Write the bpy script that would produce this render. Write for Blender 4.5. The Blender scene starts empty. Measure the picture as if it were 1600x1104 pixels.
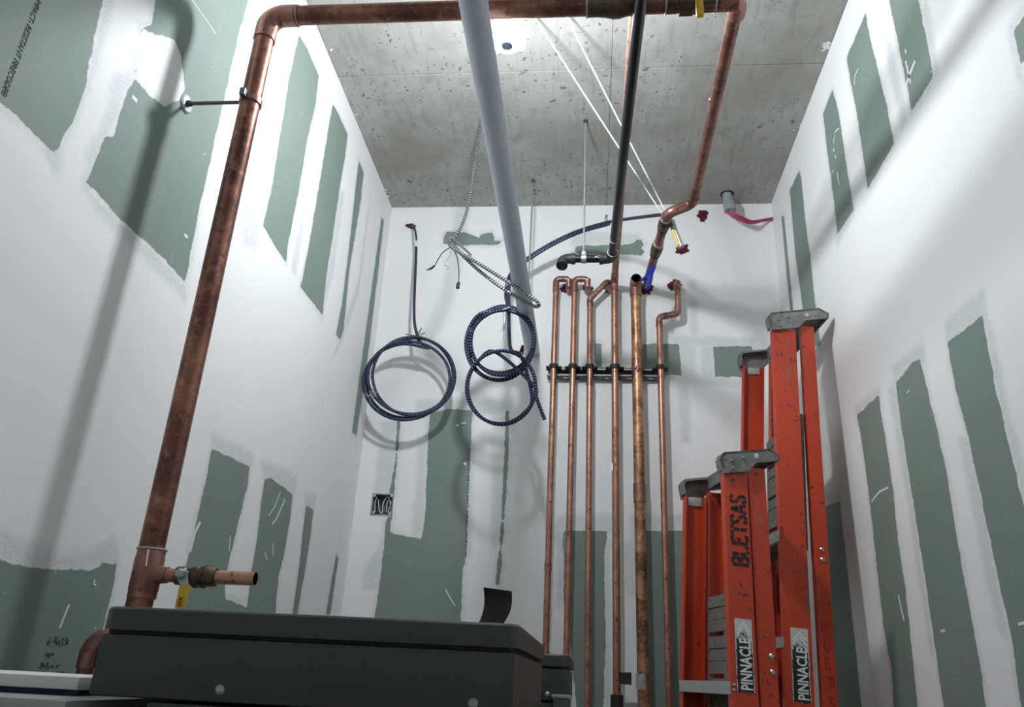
import bpy, bmesh, math, random
import numpy as np
from mathutils import Vector, Matrix, noise
random.seed(7)

# ------------------------------------------------------------------ camera
F, CX, CY, H = 1222.0, 800.0, 552.0, 1.26
def _n(v): return v / np.linalg.norm(v)
_Y = _n(np.array([121., -516., -F])); _Z = np.array([150., 2932., -F]); _Z = _n(_Z - _Z.dot(_Y) * _Y)
_X = np.cross(_Y, _Z)
ROT = np.array([_X, _Y, _Z])                      # world = ROT @ camera space
def at(px, py, ax, val):
    """world point seen in the photograph at px,py that lies on the plane ax = val"""
    d = ROT @ np.array([px - CX, -(py - CY), -F]); i = 'XYZ'.index(ax)
    c = (0., 0., H); t = (val - c[i]) / d[i]
    return Vector((c[0] + t * d[0], c[1] + t * d[1], c[2] + t * d[2]))
sc = bpy.context.scene
C = sc.collection
cam = bpy.data.cameras.new('camera'); cam.sensor_width = 36.0; cam.lens = F * 36.0 / 1600.0
cam.clip_start = 0.02
camo = bpy.data.objects.new('camera', cam); C.objects.link(camo)
M4 = Matrix([[ROT[r][c] for c in range(3)] + [0] for r in range(3)] + [[0, 0, 0, 1]]); M4.translation = (0, 0, H)
camo.matrix_world = M4
sc.camera = camo
# ------------------------------------------------------------------ world, exposure
w = bpy.data.worlds.new('world'); sc.world = w; w.use_nodes = True
w.node_tree.nodes['Background'].inputs[0].default_value = (0.75, 0.8, 0.85, 1)
w.node_tree.nodes['Background'].inputs[1].default_value = 0.0     # closed room: the lamp is the only light
vs = sc.view_settings
vs.view_transform = 'Standard'; vs.look = 'None'; vs.gamma = 1.0; vs.use_curve_mapping = False
vs.exposure = 0.0
LAMP_STRENGTH = 445.0
sc.cycles.max_bounces = 7; sc.cycles.diffuse_bounces = 5; sc.cycles.glossy_bounces = 2; sc.cycles.caustics_reflective = False; sc.cycles.caustics_refractive = False; sc.cycles.use_light_tree = False

# room (metres)
YB, ZC, XL, XR, YF = 3.2, 3.374, -0.986, 0.828, -0.9

# ------------------------------------------------------------------ materials
MATS = {}
class NT:
    def __init__(s, name):
        m = bpy.data.materials.new(name); m.use_nodes = True; s.m = m; s.t = m.node_tree
        s.b = s.t.nodes['Principled BSDF']; MATS[name] = m
    def n(s, typ, **kw):
        nd = s.t.nodes.new(typ)
        for k, v in kw.items(): setattr(nd, k, v)
        return nd
    def link(s, a, b): s.t.links.new(a, b)
    def val(s, sock, v):
        if hasattr(v, 'is_linked') or hasattr(v, 'links'): s.link(v, sock)
        else: sock.default_value = v
    def math(s, op, a, b=0.0, c=0.0, clamp=False):
        nd = s.n('ShaderNodeMath', operation=op); nd.use_clamp = clamp
        s.val(nd.inputs[0], a); s.val(nd.inputs[1], b)
        if len(nd.inputs) > 2: s.val(nd.inputs[2], c)
        return nd.outputs[0]
    def mix(s, f, a, b):
        nd = s.n('ShaderNodeMix', data_type='RGBA'); s.val(nd.inputs[0], f)
        for sock, v in ((nd.inputs[6], a), (nd.inputs[7], b)):
            if isinstance(v, tuple): sock.default_value = v if len(v) == 4 else v + (1,)
            else: s.link(v, sock)
        return nd.outputs[2]
    def noise(s, scale, detail=4, rough=0.55, vec=None, out=0):
        nd = s.n('ShaderNodeTexNoise'); nd.inputs['Scale'].default_value = scale
        nd.inputs['Detail'].default_value = detail; nd.inputs['Roughness'].default_value = rough
        s.link(vec if vec is not None else s.coord(), nd.inputs['Vector']); return nd.outputs[out]
    def coord(s, which='Object'):
        if not hasattr(s, '_c'): s._c = s.n('ShaderNodeTexCoord')
        return s._c.outputs[which]
    def step(s, v, lo, hi):
        nd = s.n('ShaderNodeMapRange', interpolation_type='SMOOTHSTEP'); s.val(nd.inputs[0], v)
        nd.inputs[1].default_value = lo; nd.inputs[2].default_value = hi
        return nd.outputs[0]
    def bump(s, h, strength=0.3, dist=0.01):
        nd = s.n('ShaderNodeBump'); nd.inputs['Strength'].default_value = strength; nd.inputs['Distance'].default_value = dist
        s.link(h, nd.inputs['Height']); s.link(nd.outputs[0], s.b.inputs['Normal'])
    def base(s, v):
        if isinstance(v, tuple): s.b.inputs['Base Color'].default_value = v if len(v) == 4 else v + (1,)
        else: s.link(v, s.b.inputs['Base Color'])
    def set(s, rough=0.5, metal=0.0, spec=0.5):
        s.b.inputs['Roughness'].default_value = rough; s.b.inputs['Metallic'].default_value = metal
        s.b.inputs['Specular IOR Level'].default_value = spec
def simple(name, col, rough=0.5, metal=0.0, var=0.25, scale=18.0, spec=0.5, bump=0.0):
    k = NT(name); k.set(rough, metal, spec)
    f = k.noise(scale, 2)
    d = tuple(c * (1 - var) for c in col); l = tuple(min(1, c * (1 + var)) for c in col)
    k.base(k.mix(f, d, l))
    if bump: k.bump(k.noise(scale * 6), bump, 0.004)
    return k

def wall_material():
    k = NT('drywall'); k.set(0.62, 0, 0.35)
    ag = k.n('ShaderNodeAttribute', attribute_name='board_sd').outputs['Fac']
    am = k.n('ShaderNodeAttribute', attribute_name='mud_sd').outputs['Fac']
    n1 = k.noise(24, 3, 0.7); n3 = k.noise(330, 0, 0.6); n4 = k.noise(3.0, 2, 0.55)
    sd = k.math('ADD', ag, k.math('MULTIPLY_ADD', n1, 0.017, -0.0085))
    green = k.step(sd, -0.0014, 0.0014)
    grain = k.step(n3, 0.36, 0.6)
    # feathered thin compound around the bare board
    halo = k.step(k.math('ADD', ag, k.math('MULTIPLY_ADD', n1, 0.045, -0.03)), -0.035, 0.0)
    halo = k.math('MULTIPLY', halo, k.math('MULTIPLY_ADD', grain, 0.22, 0.26))
    mud = k.step(k.math('ADD', am, k.math('MULTIPLY_ADD', n1, 0.03, -0.015)), -0.02, 0.012)
    mud = k.math('MULTIPLY', mud, k.math('MULTIPLY_ADD', grain, 0.26, 0.24))
    halo = k.math('MAXIMUM', halo, mud)
    white = k.mix(n4, (0.85, 0.845, 0.84), (0.90, 0.895, 0.89))
    gr = k.mix(n4, (0.190, 0.243, 0.212), (0.235, 0.298, 0.262))
    gr = k.mix(k.math('MULTIPLY', k.step(n1, 0.58, 0.75), 0.22), gr, (0.36, 0.42, 0.39))
    vo = k.n('ShaderNodeTexVoronoi'); vo.inputs['Scale'].default_value = 24; k.link(k.coord(), vo.inputs['Vector'])
    speck = k.math('LESS_THAN', k.math('ADD', vo.outputs['Distance'], k.math('MULTIPLY', n1, 0.16)), 0.13)
    speck = k.math('MULTIPLY', speck, k.step(n4, 0.52, 0.58))
    gr = k.mix(speck, gr, (0.75, 0.76, 0.75))
    c = k.mix(halo, white, (0.44, 0.50, 0.50))
    k.base(k.mix(green, c, gr))
wall_material()

def concrete_material():
    k = NT('concrete'); k.set(0.75, 0, 0.3)
    P = k.coord()
    a = k.noise(2.3, 4, 0.65); b = k.noise(14, 4, 0.75)
    col = k.mix(k.step(a, 0.3, 0.7), (0.285, 0.276, 0.252), (0.40, 0.396, 0.376))
    col = k.mix(k.math('MULTIPLY', k.step(b, 0.5, 0.72), 0.4), col, (0.19, 0.185, 0.17))
    mp = k.n('ShaderNodeMapping'); mp.inputs['Scale'].default_value = (9, 1.2, 1); k.link(P, mp.inputs['Vector'])
    st = k.noise(6, 2, 0.6, vec=mp.outputs[0]); col = k.mix(k.math('MULTIPLY', k.step(st, 0.54, 0.7), 0.28), col, (0.17, 0.165, 0.155))
    # bug holes
    wv = k.n('ShaderNodeVectorMath', operation='ADD'); k.link(P, wv.inputs[0])
    nn = k.n('ShaderNodeTexNoise'); nn.inputs['Scale'].default_value = 30; nn.inputs['Detail'].default_value = 1; k.link(P, nn.inputs['Vector'])
    vm = k.n('ShaderNodeVectorMath', operation='SCALE'); k.link(nn.outputs['Color'], vm.inputs[0]); vm.inputs['Scale'].default_value = 0.05
    k.link(vm.outputs[0], wv.inputs[1])
    pits = None
    for scl, th, lo, hi in ((17, 0.17, 0.50, 0.55), (44, 0.24, 0.47, 0.52), (9, 0.10, 0.53, 0.56)):
        vo = k.n('ShaderNodeTexVoronoi'); vo.inputs['Scale'].default_value = scl; k.link(wv.outputs[0], vo.inputs['Vector'])
        cl = k.n('ShaderNodeSeparateColor'); k.link(vo.outputs['Color'], cl.inputs[0])
        gate = k.math('MULTIPLY', k.math('GREATER_THAN', cl.outputs[0], 0.55), k.step(a, lo, hi))
        p = k.math('MULTIPLY', k.math('SUBTRACT', 1.0, k.step(vo.outputs['Distance'], th * 0.7, th)), gate)
        pits = p if pits is None else k.math('MAXIMUM', pits, p)
    col = k.mix(k.math('MULTIPLY', pits, 0.72), col, (0.085, 0.082, 0.075))
    # smears of joint compound close to the walls
    geo = k.n('ShaderNodeNewGeometry'); sx2 = k.n('ShaderNodeSeparateXYZ'); k.link(geo.outputs['Position'], sx2.inputs[0])
    dl = k.math('SUBTRACT', sx2.outputs[0], XL); dr = k.math('SUBTRACT', XR, sx2.outputs[0]); db = k.math('SUBTRACT', YB, sx2.outputs[1])
    d = k.math('MINIMUM', dl, k.math('MINIMUM', dr, db))
    near = k.math('SUBTRACT', 1.0, k.step(d, 0.0, 0.10))
    fl = k.step(k.math('ADD', b, k.math('MULTIPLY', near, 0.13)), 0.75, 0.77)
    col = k.mix(k.math('MULTIPLY', fl, k.step(near, 0.02, 0.3)), col, (0.78, 0.78, 0.77))
    k.base(col)
concrete_material()

def copper_material(name, dark, mid, light, amount=0.5, sc_=1.0):
    k = NT(name); k.set(0.38, 0.75, 0.5)
    a = k.noise(7 * sc_, 3, 0.7); b = k.noise(38 * sc_, 3, 0.7)
    c = k.mix(k.step(a, 0.35, 0.68), dark, mid)
    c = k.mix(k.math('MULTIPLY', k.step(b, 0.52, 0.7), amount), c, light)
    c = k.mix(k.math('MULTIPLY', k.step(k.noise(60, 1, 0.7), 0.62, 0.7), 0.6), c, (0.07, 0.04, 0.03))
    k.base(c)
    k.link(k.math('MULTIPLY_ADD', b, 0.35, 0.2), k.b.inputs['Roughness'])
copper_material('copper_old', (0.13, 0.058, 0.044), (0.31, 0.145, 0.105), (0.46, 0.24, 0.165))
copper_material('copper', (0.33, 0.165, 0.115), (0.48, 0.26, 0.185), (0.60, 0.36, 0.255), 0.4, 1.6)
copper_material('copper_fitting', (0.26, 0.13, 0.105), (0.38, 0.195, 0.16), (0.48, 0.27, 0.22), 0.3)
copper_material('copper_stained', (0.17, 0.085, 0.045), (0.62, 0.33, 0.19), (0.72, 0.45, 0.28), 0.55, 1.5)
copper_material('brass', (0.065, 0.048, 0.033), (0.15, 0.115, 0.078), (0.27, 0.20, 0.13), 0.3, 2)
simple('strut_steel', (0.20, 0.205, 0.205), 0.5, 0.5, 0.2, 25)
simple('solder', (0.55, 0.50, 0.45), 0.35, 0.8)
simple('pvc', (0.50, 0.57, 0.62), 0.42, 0, 0.06, 9)
simple('black_pipe', (0.0075, 0.008, 0.011), 0.28, 0.0, 0.4, 30, 0.5)
simple('black_fitting', (0.036, 0.036, 0.036), 0.5, 0.3, 0.45, 60, 0.5, 0.2)
simple('galvanised', (0.40, 0.42, 0.43), 0.45, 0.7, 0.25, 25)
simple('steel_dark', (0.10, 0.11, 0.115), 0.45, 0.7, 0.3, 30)
simple('rubber', (0.012, 0.012, 0.013), 0.6, 0, 0.3)
simple('black_plastic', (0.018, 0.018, 0.019), 0.5, 0, 0.3)
simple('yellow_plastic', (0.62, 0.40, 0.03), 0.45, 0, 0.25, 50)
simple('blue_plastic', (0.008, 0.014, 0.24), 0.4, 0, 0.25)
simple('firestop', (0.11, 0.016, 0.032), 0.75, 0, 0.6, 90, 0.3, 0.5)
simple('pink_wire', (0.36, 0.035, 0.10), 0.35, 0, 0.2)
simple('grey_plastic', (0.32, 0.35, 0.36), 0.45, 0, 0.1)
simple('white_rope', (0.82, 0.82, 0.80), 0.6, 0, 0.05)
simple('white_board', (0.80, 0.80, 0.78), 0.5, 0, 0.05, 9)
simple('navy', (0.012, 0.01, 0.06), 0.5)
simple('cabinet_grey', (0.050, 0.056, 0.052), 0.45, 0.1, 0.06, 30)
simple('cabinet_light', (0.36, 0.37, 0.35), 0.4, 0.2, 0.1, 12)
simple('ink', (0.045, 0.05, 0.05), 0.7, 0, 0.3, 60)
simple('stencil_ink', (0.012, 0.010, 0.010), 0.6, 0, 0.3, 60)
simple('red_ink', (0.16, 0.015, 0.02), 0.7)
simple('chalk', (0.80, 0.81, 0.80), 0.7, 0, 0.05)
simple('silver_tape', (0.35, 0.35, 0.36), 0.35, 0.3, 0.6, 60)
simple('floor_concrete', (0.50, 0.49, 0.46), 0.7, 0, 0.2, 4)
simple('aluminium', (0.60, 0.61, 0.61), 0.4, 0.75, 0.15, 30)
simple('shelf_grey', (0.17, 0.162, 0.145), 0.75, 0.0, 0.6, 55, 0.3, 0.4)
simple('screw', (0.6, 0.6, 0.58), 0.3, 0.9, 0.15)
simple('cage_wire', (0.15, 0.17, 0.25), 0.4, 0.3, 0.1)

def stripe_material(name, a, b, pitch, duty=0.5, rough=0.4, metal=0.4, dirt=None):
    k = NT(name); k.set(rough, metal)
    uv = k.n('ShaderNodeUVMap'); s = k.n('ShaderNodeSeparateXYZ'); k.link(uv.outputs[0], s.inputs[0])
    ph = k.math('ADD', k.math('DIVIDE', s.outputs[1], pitch), s.outputs[0])
    f = k.math('FRACT', ph)
    st = k.math('ABSOLUTE', k.math('MULTIPLY_ADD', f, 2.0, -1.0))
    st = k.step(st, duty - 0.2, duty + 0.2)
    nz = k.noise(9, 4)
    ca = k.mix(nz, tuple(x * 0.6 for x in a), tuple(min(1, x * 1.3) for x in a))
    c = k.mix(st, b, ca)
    if dirt: c = k.mix(k.math('MULTIPLY', k.step(k.noise(24, 5, 0.7), 0.63, 0.72), 0.8), c, dirt)
    k.base(c); k.bump(st, 0.7, 0.003)
stripe_material('blue_cable', (0.085, 0.125, 0.21), (0.010, 0.013, 0.022), 0.0095, 0.5, dirt=(0.30, 0.26, 0.24))
stripe_material('navy_cable', (0.085, 0.105, 0.22), (0.003, 0.004, 0.007), 0.0125, 0.55)
stripe_material('silver_cable', (0.42, 0.43, 0.42), (0.07, 0.07, 0.07), 0.011, 0.42, 0.35, 0.7)

def ladder_material():
    k = NT('ladder_orange'); k.set(0.42, 0, 0.45)
    a = k.noise(4, 4); c = k.mix(a, (0.46, 0.042, 0.014), (0.60, 0.064, 0.022))
    c = k.mix(k.math('MULTIPLY', k.step(k.noise(46, 4, 0.75), 0.615, 0.64), 0.85), c, (0.05, 0.025, 0.02))
    mp = k.n('ShaderNodeMapping'); mp.inputs['Scale'].default_value = (1, 1, 0.28); k.link(k.coord(), mp.inputs['Vector'])
    c = k.mix(k.math('MULTIPLY', k.step(k.noise(15, 6, 0.72, vec=mp.outputs[0]), 0.635, 0.66), 0.85), c, (0.17, 0.14, 0.12))
    k.base(c); k.bump(k.noise(90, 3), 0.12, 0.002)
ladder_material()
def cap_material():
    k = NT('cap_grey'); k.set(0.6, 0.15, 0.4)
    c = k.mix(k.noise(22, 5, 0.7), (0.11, 0.11, 0.105), (0.32, 0.32, 0.305))
    c = k.mix(k.step(k.noise(60, 4, 0.7), 0.6, 0.66), c, (0.035, 0.04, 0.05))
    c = k.mix(k.step(k.noise(80, 3, 0.6, vec=k.coord('Generated')), 0.70, 0.72), c, (0.5, 0.5, 0.48))
    k.base(c); k.bump(k.noise(70, 4), 0.3, 0.003)
cap_material()
def sticker_material():
    k = NT('sticker'); k.set(0.45)
    uv = k.n('ShaderNodeUVMap'); s = k.n('ShaderNodeSeparateXYZ'); k.link(uv.outputs[0], s.inputs[0])
    wear = k.math('ADD', k.math('MULTIPLY', k.step(s.outputs[1], 0.45, 0.95), 0.30), k.noise(150, 5, 0.75))
    ex = k.math('ABSOLUTE', k.math('MULTIPLY_ADD', s.outputs[0], 2.0, -1.0))
    wear = k.math('ADD', wear, k.math('MULTIPLY', k.step(ex, 0.78, 1.0), 0.28))
    k.base(k.mix(k.step(wear, 0.66, 0.72), (0.012, 0.012, 0.013), (0.62, 0.62, 0.60)))
sticker_material()
k = NT('led'); k.base((0.9, 0.9, 0.9)); k.b.inputs['Emission Color'].default_value = (0.90, 0.95, 1.0, 1); k.b.inputs['Emission Strength'].default_value = LAMP_STRENGTH

# ------------------------------------------------------------------ mesh helpers
class MB:
    def __init__(s): s.v = []; s.f = []; s.uv = {}
    def add(s, vs_, fs, uvs=None):
        o = len(s.v); s.v += [tuple(p) for p in vs_]
        for i, fc in enumerate(fs):
            if uvs: s.uv[len(s.f)] = uvs[i]
            s.f.append([o + q for q in fc])
        return s
    def box(s, lo, hi, bev=0.0, mat=None):
        bm = bmesh.new(); bmesh.ops.create_cube(bm, size=1)
        for vt in bm.verts:
            vt.co = Vector([(lo[i] + hi[i]) / 2 + vt.co[i] * (hi[i] - lo[i]) for i in range(3)])
        if bev: bmesh.ops.bevel(bm, geom=list(bm.edges), offset=bev, segments=2, affect='EDGES', profile=0.6)
        bm.verts.index_update()
        vv = [vt.co.copy() for vt in bm.verts]
        if mat is not None: vv = [mat @ p for p in vv]
        s.add(vv, [[vt.index for vt in fc.verts] for fc in bm.faces]); bm.free(); return s
    def sweep(s, pts, r, n=12, cap=True, radii=None, flip=False):
        pts = [Vector(p) for p in pts]; m = len(pts)
        rad = radii if radii else [r] * m
        T = []
        for i in range(m):
            t = pts[min(i + 1, m - 1)] - pts[max(i - 1, 0)]
            T.append(t.normalized() if t.length > 1e-9 else (T[-1] if T else Vector((0, 0, 1))))
        a = Vector((0, 0, 1)) if abs(T[0].z) < 0.9 else Vector((1, 0, 0))
        nrm = (a - T[0] * a.dot(T[0])).normalized()
        vv = []; L = 0; ls = []
        for i in range(m):
            if i:
                nrm = nrm - T[i] * nrm.dot(T[i])
                nrm = nrm.normalized() if nrm.length > 1e-6 else T[i].orthogonal().normalized()
                L += (pts[i] - pts[i - 1]).length
            ls.append(L); b = T[i].cross(nrm)
            for q in range(n):
                an = 2 * math.pi * q / n
                vv.append(pts[i] + (nrm * math.cos(an) + b * math.sin(an)) * rad[i])
        ff = []; uu = []
        for i in range(m - 1):
            for q in range(n):
                q2 = (q + 1) % n
                fc = [i * n + q, i * n + q2, (i + 1) * n + q2, (i + 1) * n + q]
                u = [(q / n, ls[i]), ((q + 1) / n, ls[i]), ((q + 1) / n, ls[i + 1]), (q / n, ls[i + 1])]
                if flip: fc.reverse(); u.reverse()
                ff.append(fc); uu.append(u)
        if cap:
            f0 = list(range(n))[::-1]; f1 = list(range((m - 1) * n, m * n))
            ff.append(f0); uu.append([(0, 0)] * n); ff.append(f1); uu.append([(0, ls[-1])] * n)
        return s.add(vv, ff, uu)
    def hollow_end(s, p, d, r, depth=0.06, wall=0.12, n=16):
        """an open pipe mouth: a rim and a recessed bore; p = mouth centre, d = outward direction"""
        d = Vector(d).normalized(); ri = r * (1 - wall)
        prof = [(0.0, r), (0.002, r), (0.002, ri), (-depth, ri), (-depth, 0.0005)]
        return s.sweep([Vector(p) + d * a for a, _ in prof], r, n, cap=False, radii=[b for _, b in prof])
    def prism(s, poly, origin, ux, uy, uz, th):
        """polygon (a,b) in frame ux,uy extruded by th along uz"""
        o = Vector(origin); ux, uy, uz = Vector(ux), Vector(uy), Vector(uz); n = len(poly)
        vv = [o + ux * a + uy * b for a, b in poly] + [o + ux * a + uy * b + uz * th for a, b in poly]
        ff = [list(range(n))[::-1], list(range(n, 2 * n))] + [[i, (i + 1) % n, n + (i + 1) % n, n + i] for i in range(n)]
        return s.add(vv, ff)
    def build(s, name, mat, parent=None, smooth=35):
        me = bpy.data.meshes.new(name); me.from_pydata(s.v, [], s.f)
        if s.uv:
            ul = me.uv_layers.new(name='UVMap'); dat = np.zeros((len(me.loops), 2), np.float32); li = 0
            for i, fc in enumerate(s.f):
                u = s.uv.get(i)
                if u: dat[li:li + len(fc)] = u
                li += len(fc)
            ul.data.foreach_set('uv', dat.ravel())
        bm = bmesh.new(); bm.from_mesh(me); bmesh.ops.recalc_face_normals(bm, faces=bm.faces); bm.to_mesh(me); bm.free()
        me.materials.append(MATS[mat])
        if smooth:
            me.shade_smooth(); me.set_sharp_from_angle(angle=math.radians(smooth))
        o = bpy.data.objects.new(name, me); C.objects.link(o)
        if parent is not None:
            o.parent = parent; o.matrix_parent_inverse = Matrix.Translation(-parent_loc(parent))
        return o
LOCS = {}
def parent_loc(p): return LOCS.get(p.name, Vector((0, 0, 0)))
def tag(o, label=None, cat=None, group=None, kind=None):
    if label: o['label'] = label
    if cat: o['category'] = cat
    if group: o['group'] = group
    if kind: o['kind'] = kind
    return o
def thing(name, loc, label, cat, group=None):
    o = bpy.data.objects.new(name, None); C.objects.link(o); o.location = loc; o.empty_display_size = 0.05
    LOCS[o.name] = Vector(loc)
    return tag(o, label, cat, group)
def fillet(pts, R, seg=7):
    """path with rounded corners; returns path and a list of corner arcs"""
    pts = [Vector(p) for p in pts]; out = [pts[0]]; arcs = []
    for i in range(1, len(pts) - 1):
        a = (pts[i - 1] - pts[i]); b = (pts[i + 1] - pts[i]); la, lb = a.length, b.length; a.normalize(); b.normalize()
        ang = math.acos(max(-1, min(1, a.dot(b)))); t = min(R / max(1e-6, math.tan(ang / 2)), la * 0.49, lb * 0.49)
        p0 = pts[i] + a * t; p2 = pts[i] + b * t; arc = []
        rr = t * math.tan(ang / 2); bis = (a + b)
        if bis.length < 1e-5: out.append(pts[i]); arcs.append(None); continue
        bis.normalize(); cen = pts[i] + bis * (rr / math.sin(ang / 2))
        v0 = p0 - cen; v2 = p2 - cen; om = v0.angle(v2)
        for q in range(seg + 1):
            u = q / seg; arc.append(cen + (v0 * math.sin((1 - u) * om) + v2 * math.sin(u * om)) / math.sin(om))
        out += arc; arcs.append((p0 + a * 0, arc, a, b))
    out.append(pts[-1]); return out, arcs
def smooth_path(pts, per=8):
    """Catmull-Rom through points"""
    P = [Vector(p) for p in pts]; P = [P[0] * 2 - P[1]] + P + [P[-1] * 2 - P[-2]]; out = []
    for i in range(1, len(P) - 2):
        for q in range(per):
            t = q / per
            out.append(0.5 * ((2 * P[i]) + (P[i + 1] - P[i - 1]) * t + (2 * P[i - 1] - 5 * P[i] + 4 * P[i + 1] - P[i + 2]) * t * t
                              + (3 * P[i] - P[i - 1] - 3 * P[i + 1] + P[i + 2]) * t ** 3))
    out.append(P[-2]); return out
def pipe_line(parent, pts, r, R, mat, fit='copper_fitting', open_end=None, fr=1.13, name='pipe', skip=(), lip=1.6):
    path, arcs = fillet(pts, R)
    m = MB().sweep(path, r, 16)
    if open_end in ('end', 'both'): m.hollow_end(path[-1], path[-1] - path[-2], r)
    if open_end in ('start', 'both'): m.hollow_end(path[0], path[0] - path[1], r)
    o = m.build(name, mat, parent)
    for i, a in enumerate(arcs):
        if a is None or i in skip: continue
        _, arc, da, db = a; e = r * lip
        pp = [arc[0] + da * e] + arc + [arc[-1] + db * e]
        MB().sweep(pp, r * fr, 16).build('elbow', fit, parent)
    return o
def coupling(parent, p, d, r, length, mat='copper_fitting', name='coupling', fr=1.13):
    d = Vector(d).normalized(); p = Vector(p); h = length / 2; R = r * fr
    prof = [(-h, r * 0.9), (-h, R), (-h + 0.15 * length, R), (-h + 0.2 * length, R * 1.0), (h, R), (h, r * 0.9)]
    return MB().sweep([p + d * a for a, _ in prof], R, 16, radii=[b for _, b in prof]).build(name, mat, parent)
def text(name, s, size, origin, xd, yd, mat, parent, th=0.0004, bold=0.0, width=None):
    cu = bpy.data.curves.new('t', 'FONT'); cu.body = s; cu.size = size; cu.offset = bold; cu.extrude = th; cu.resolution_u = 2
    ob = bpy.data.objects.new('t', cu); C.objects.link(ob)
    me = bpy.data.meshes.new_from_object(ob.evaluated_get(bpy.context.evaluated_depsgraph_get()))
    bpy.data.objects.remove(ob); bpy.data.curves.remove(cu)
    xs = [v.co.x for v in me.vertices]; sx = (width / (max(xs) - min(xs))) if width else 1.0; x0 = min(xs) if width else 0
    xd, yd = Vector(xd).normalized(), Vector(yd).normalized(); zd = xd.cross(yd); o3 = Vector(origin)
    for v in me.vertices: v.co = o3 + xd * ((v.co.x - x0) * sx) + yd * v.co.y + zd * (v.co.z + th)
    me.name = name; me.materials.clear(); me.materials.append(MATS[mat])
    o = bpy.data.objects.new(name, me); C.objects.link(o)
    if parent is not None:
        o.parent = parent; o.matrix_parent_inverse = Matrix.Translation(-parent_loc(parent))
    return o
def strokes(name, polys, wd, origin, xd, yd, mat, parent, th=0.0006):
    """flat pen strokes: polylines in a frame"""
    xd, yd = Vector(xd).normalized(), Vector(yd).normalized(); zd = xd.cross(yd).normalized(); o = Vector(origin); m = MB()
    for pl in polys:
        L = []; Rr = []
        for i, p in enumerate(pl):
            p = Vector((p[0], p[1])); q0 = Vector(pl[max(0, i - 1)][:2]); q1 = Vector(pl[min(len(pl) - 1, i + 1)][:2])
            t = (q1 - q0); t = t.normalized() if t.length else Vector((1, 0)); nn = Vector((-t.y, t.x)) * wd / 2
            L.append(p + nn); Rr.append(p - nn)
        poly = [tuple(a) for a in L] + [tuple(a) for a in reversed(Rr)]
        n = len(L)
        vv = [o + xd * a[0] + yd * a[1] + zd * th for a in L] + [o + xd * a[0] + yd * a[1] + zd * th for a in Rr]
        vb = [p - zd * th for p in vv]
        ff = [[i, i + 1, n + i + 1, n + i] for i in range(n - 1)]
        N = 2 * n
        ff += [[N + n + i, N + n + i + 1, N + i + 1, N + i] for i in range(n - 1)]
        ff += [[i, i + 1, N + i + 1, N + i] for i in range(n - 1)] + [[n + i + 1, n + i, N + n + i, N + n + i + 1] for i in range(n - 1)]
        ff += [[0, n, N + n, N], [n - 1, N + n - 1, N + 2 * n - 1, 2 * n - 1]]
        m.add(vv + vb, ff)
    return m.build(name, mat, parent, smooth=0)

# ------------------------------------------------------------------ room shell
def poly_sd(P, poly):
    """signed distance, positive inside. P (N,2)"""
    d2 = np.full(len(P), 1e9); ins = np.zeros(len(P), bool); n = len(poly)
    for i in range(n):
        a = np.array(poly[i]); b = np.array(poly[(i + 1) % n]); e = b - a
        wv = P - a; t = np.clip((wv @ e) / max(1e-12, e @ e), 0, 1); dd = wv - t[:, None] * e
        d2 = np.minimum(d2, (dd * dd).sum(1))
        c = ((a[1] > P[:, 1]) != (b[1] > P[:, 1]))
        with np.errstate(divide='ignore', invalid='ignore'):
            xi = (b[0] - a[0]) * (P[:, 1] - a[1]) / (b[1] - a[1]) + a[0]
        ins ^= c & (P[:, 0] < xi)
    return np.where(ins, 1, -1) * np.sqrt(d2)
def thick(poly, w_):  # widen a thin polygon on the wall
    return poly
def grid_wall(name, axis, val, us, zs, greens, cuts, muds, hole=None, flip=False, label=None):
    """wall in the plane axis = val; first coordinate us (Y or X), second zs"""
    U, Z = np.meshgrid(us, zs, indexing='ij'); nu, nz = U.shape
    co = np.zeros((nu * nz, 3)); i0 = 'XYZ'.index(axis); i1 = 1 - i0
    co[:, i0] = val; co[:, i1] = U.ravel(); co[:, 2] = Z.ravel()
    P = np.stack([U.ravel(), Z.ravel()], 1)
    def to2(pl):
        r = []
        for (x, y) in pl:
            q = at(x, y, axis, val); r.append((q[i1], q[2]))
        return r
    sd = np.full(len(P), -1.0)
    for g in greens: sd = np.maximum(sd, poly_sd(P, to2(g)))
    for c in cuts: sd = np.minimum(sd, -poly_sd(P, to2(c)))
    md = np.full(len(P), -1.0)
    for g in muds: md = np.maximum(md, poly_sd(P, to2(g)))
    idx = np.arange(nu * nz).reshape(nu, nz)
    q = np.stack([idx[:-1, :-1], idx[1:, :-1], idx[1:, 1:], idx[:-1, 1:]], -1).reshape(-1, 4)
    if hole:
        uc = (us[:-1] + us[1:]) / 2; zc = (zs[:-1] + zs[1:]) / 2; A, B = np.meshgrid(uc, zc, indexing='ij')
        keep = ~((A > hole[0]) & (A < hole[1]) & (B > hole[2]) & (B < hole[3])).ravel(); q = q[keep]
    if flip: q = q[:, ::-1]
    me = bpy.data.meshes.new(name); me.vertices.add(len(co)); me.vertices.foreach_set('co', co.astype(np.float32).ravel())
    me.loops.add(q.size); me.loops.foreach_set('vertex_index', q.astype(np.int32).ravel())
    me.polygons.add(len(q)); me.polygons.foreach_set('loop_start', np.arange(0, q.size, 4, dtype=np.int32))
    me.update(calc_edges=True); me.validate()
    for nm, arr in (('board_sd', sd), ('mud_sd', md)):
        a = me.attributes.new(nm, 'FLOAT', 'POINT'); a.data.foreach_set('value', arr.astype(np.float32))
    me.materials.append(MATS['drywall'])
    o = bpy.data.objects.new(name, me); C.objects.link(o); tag(o, label, kind='structure'); return o
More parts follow.
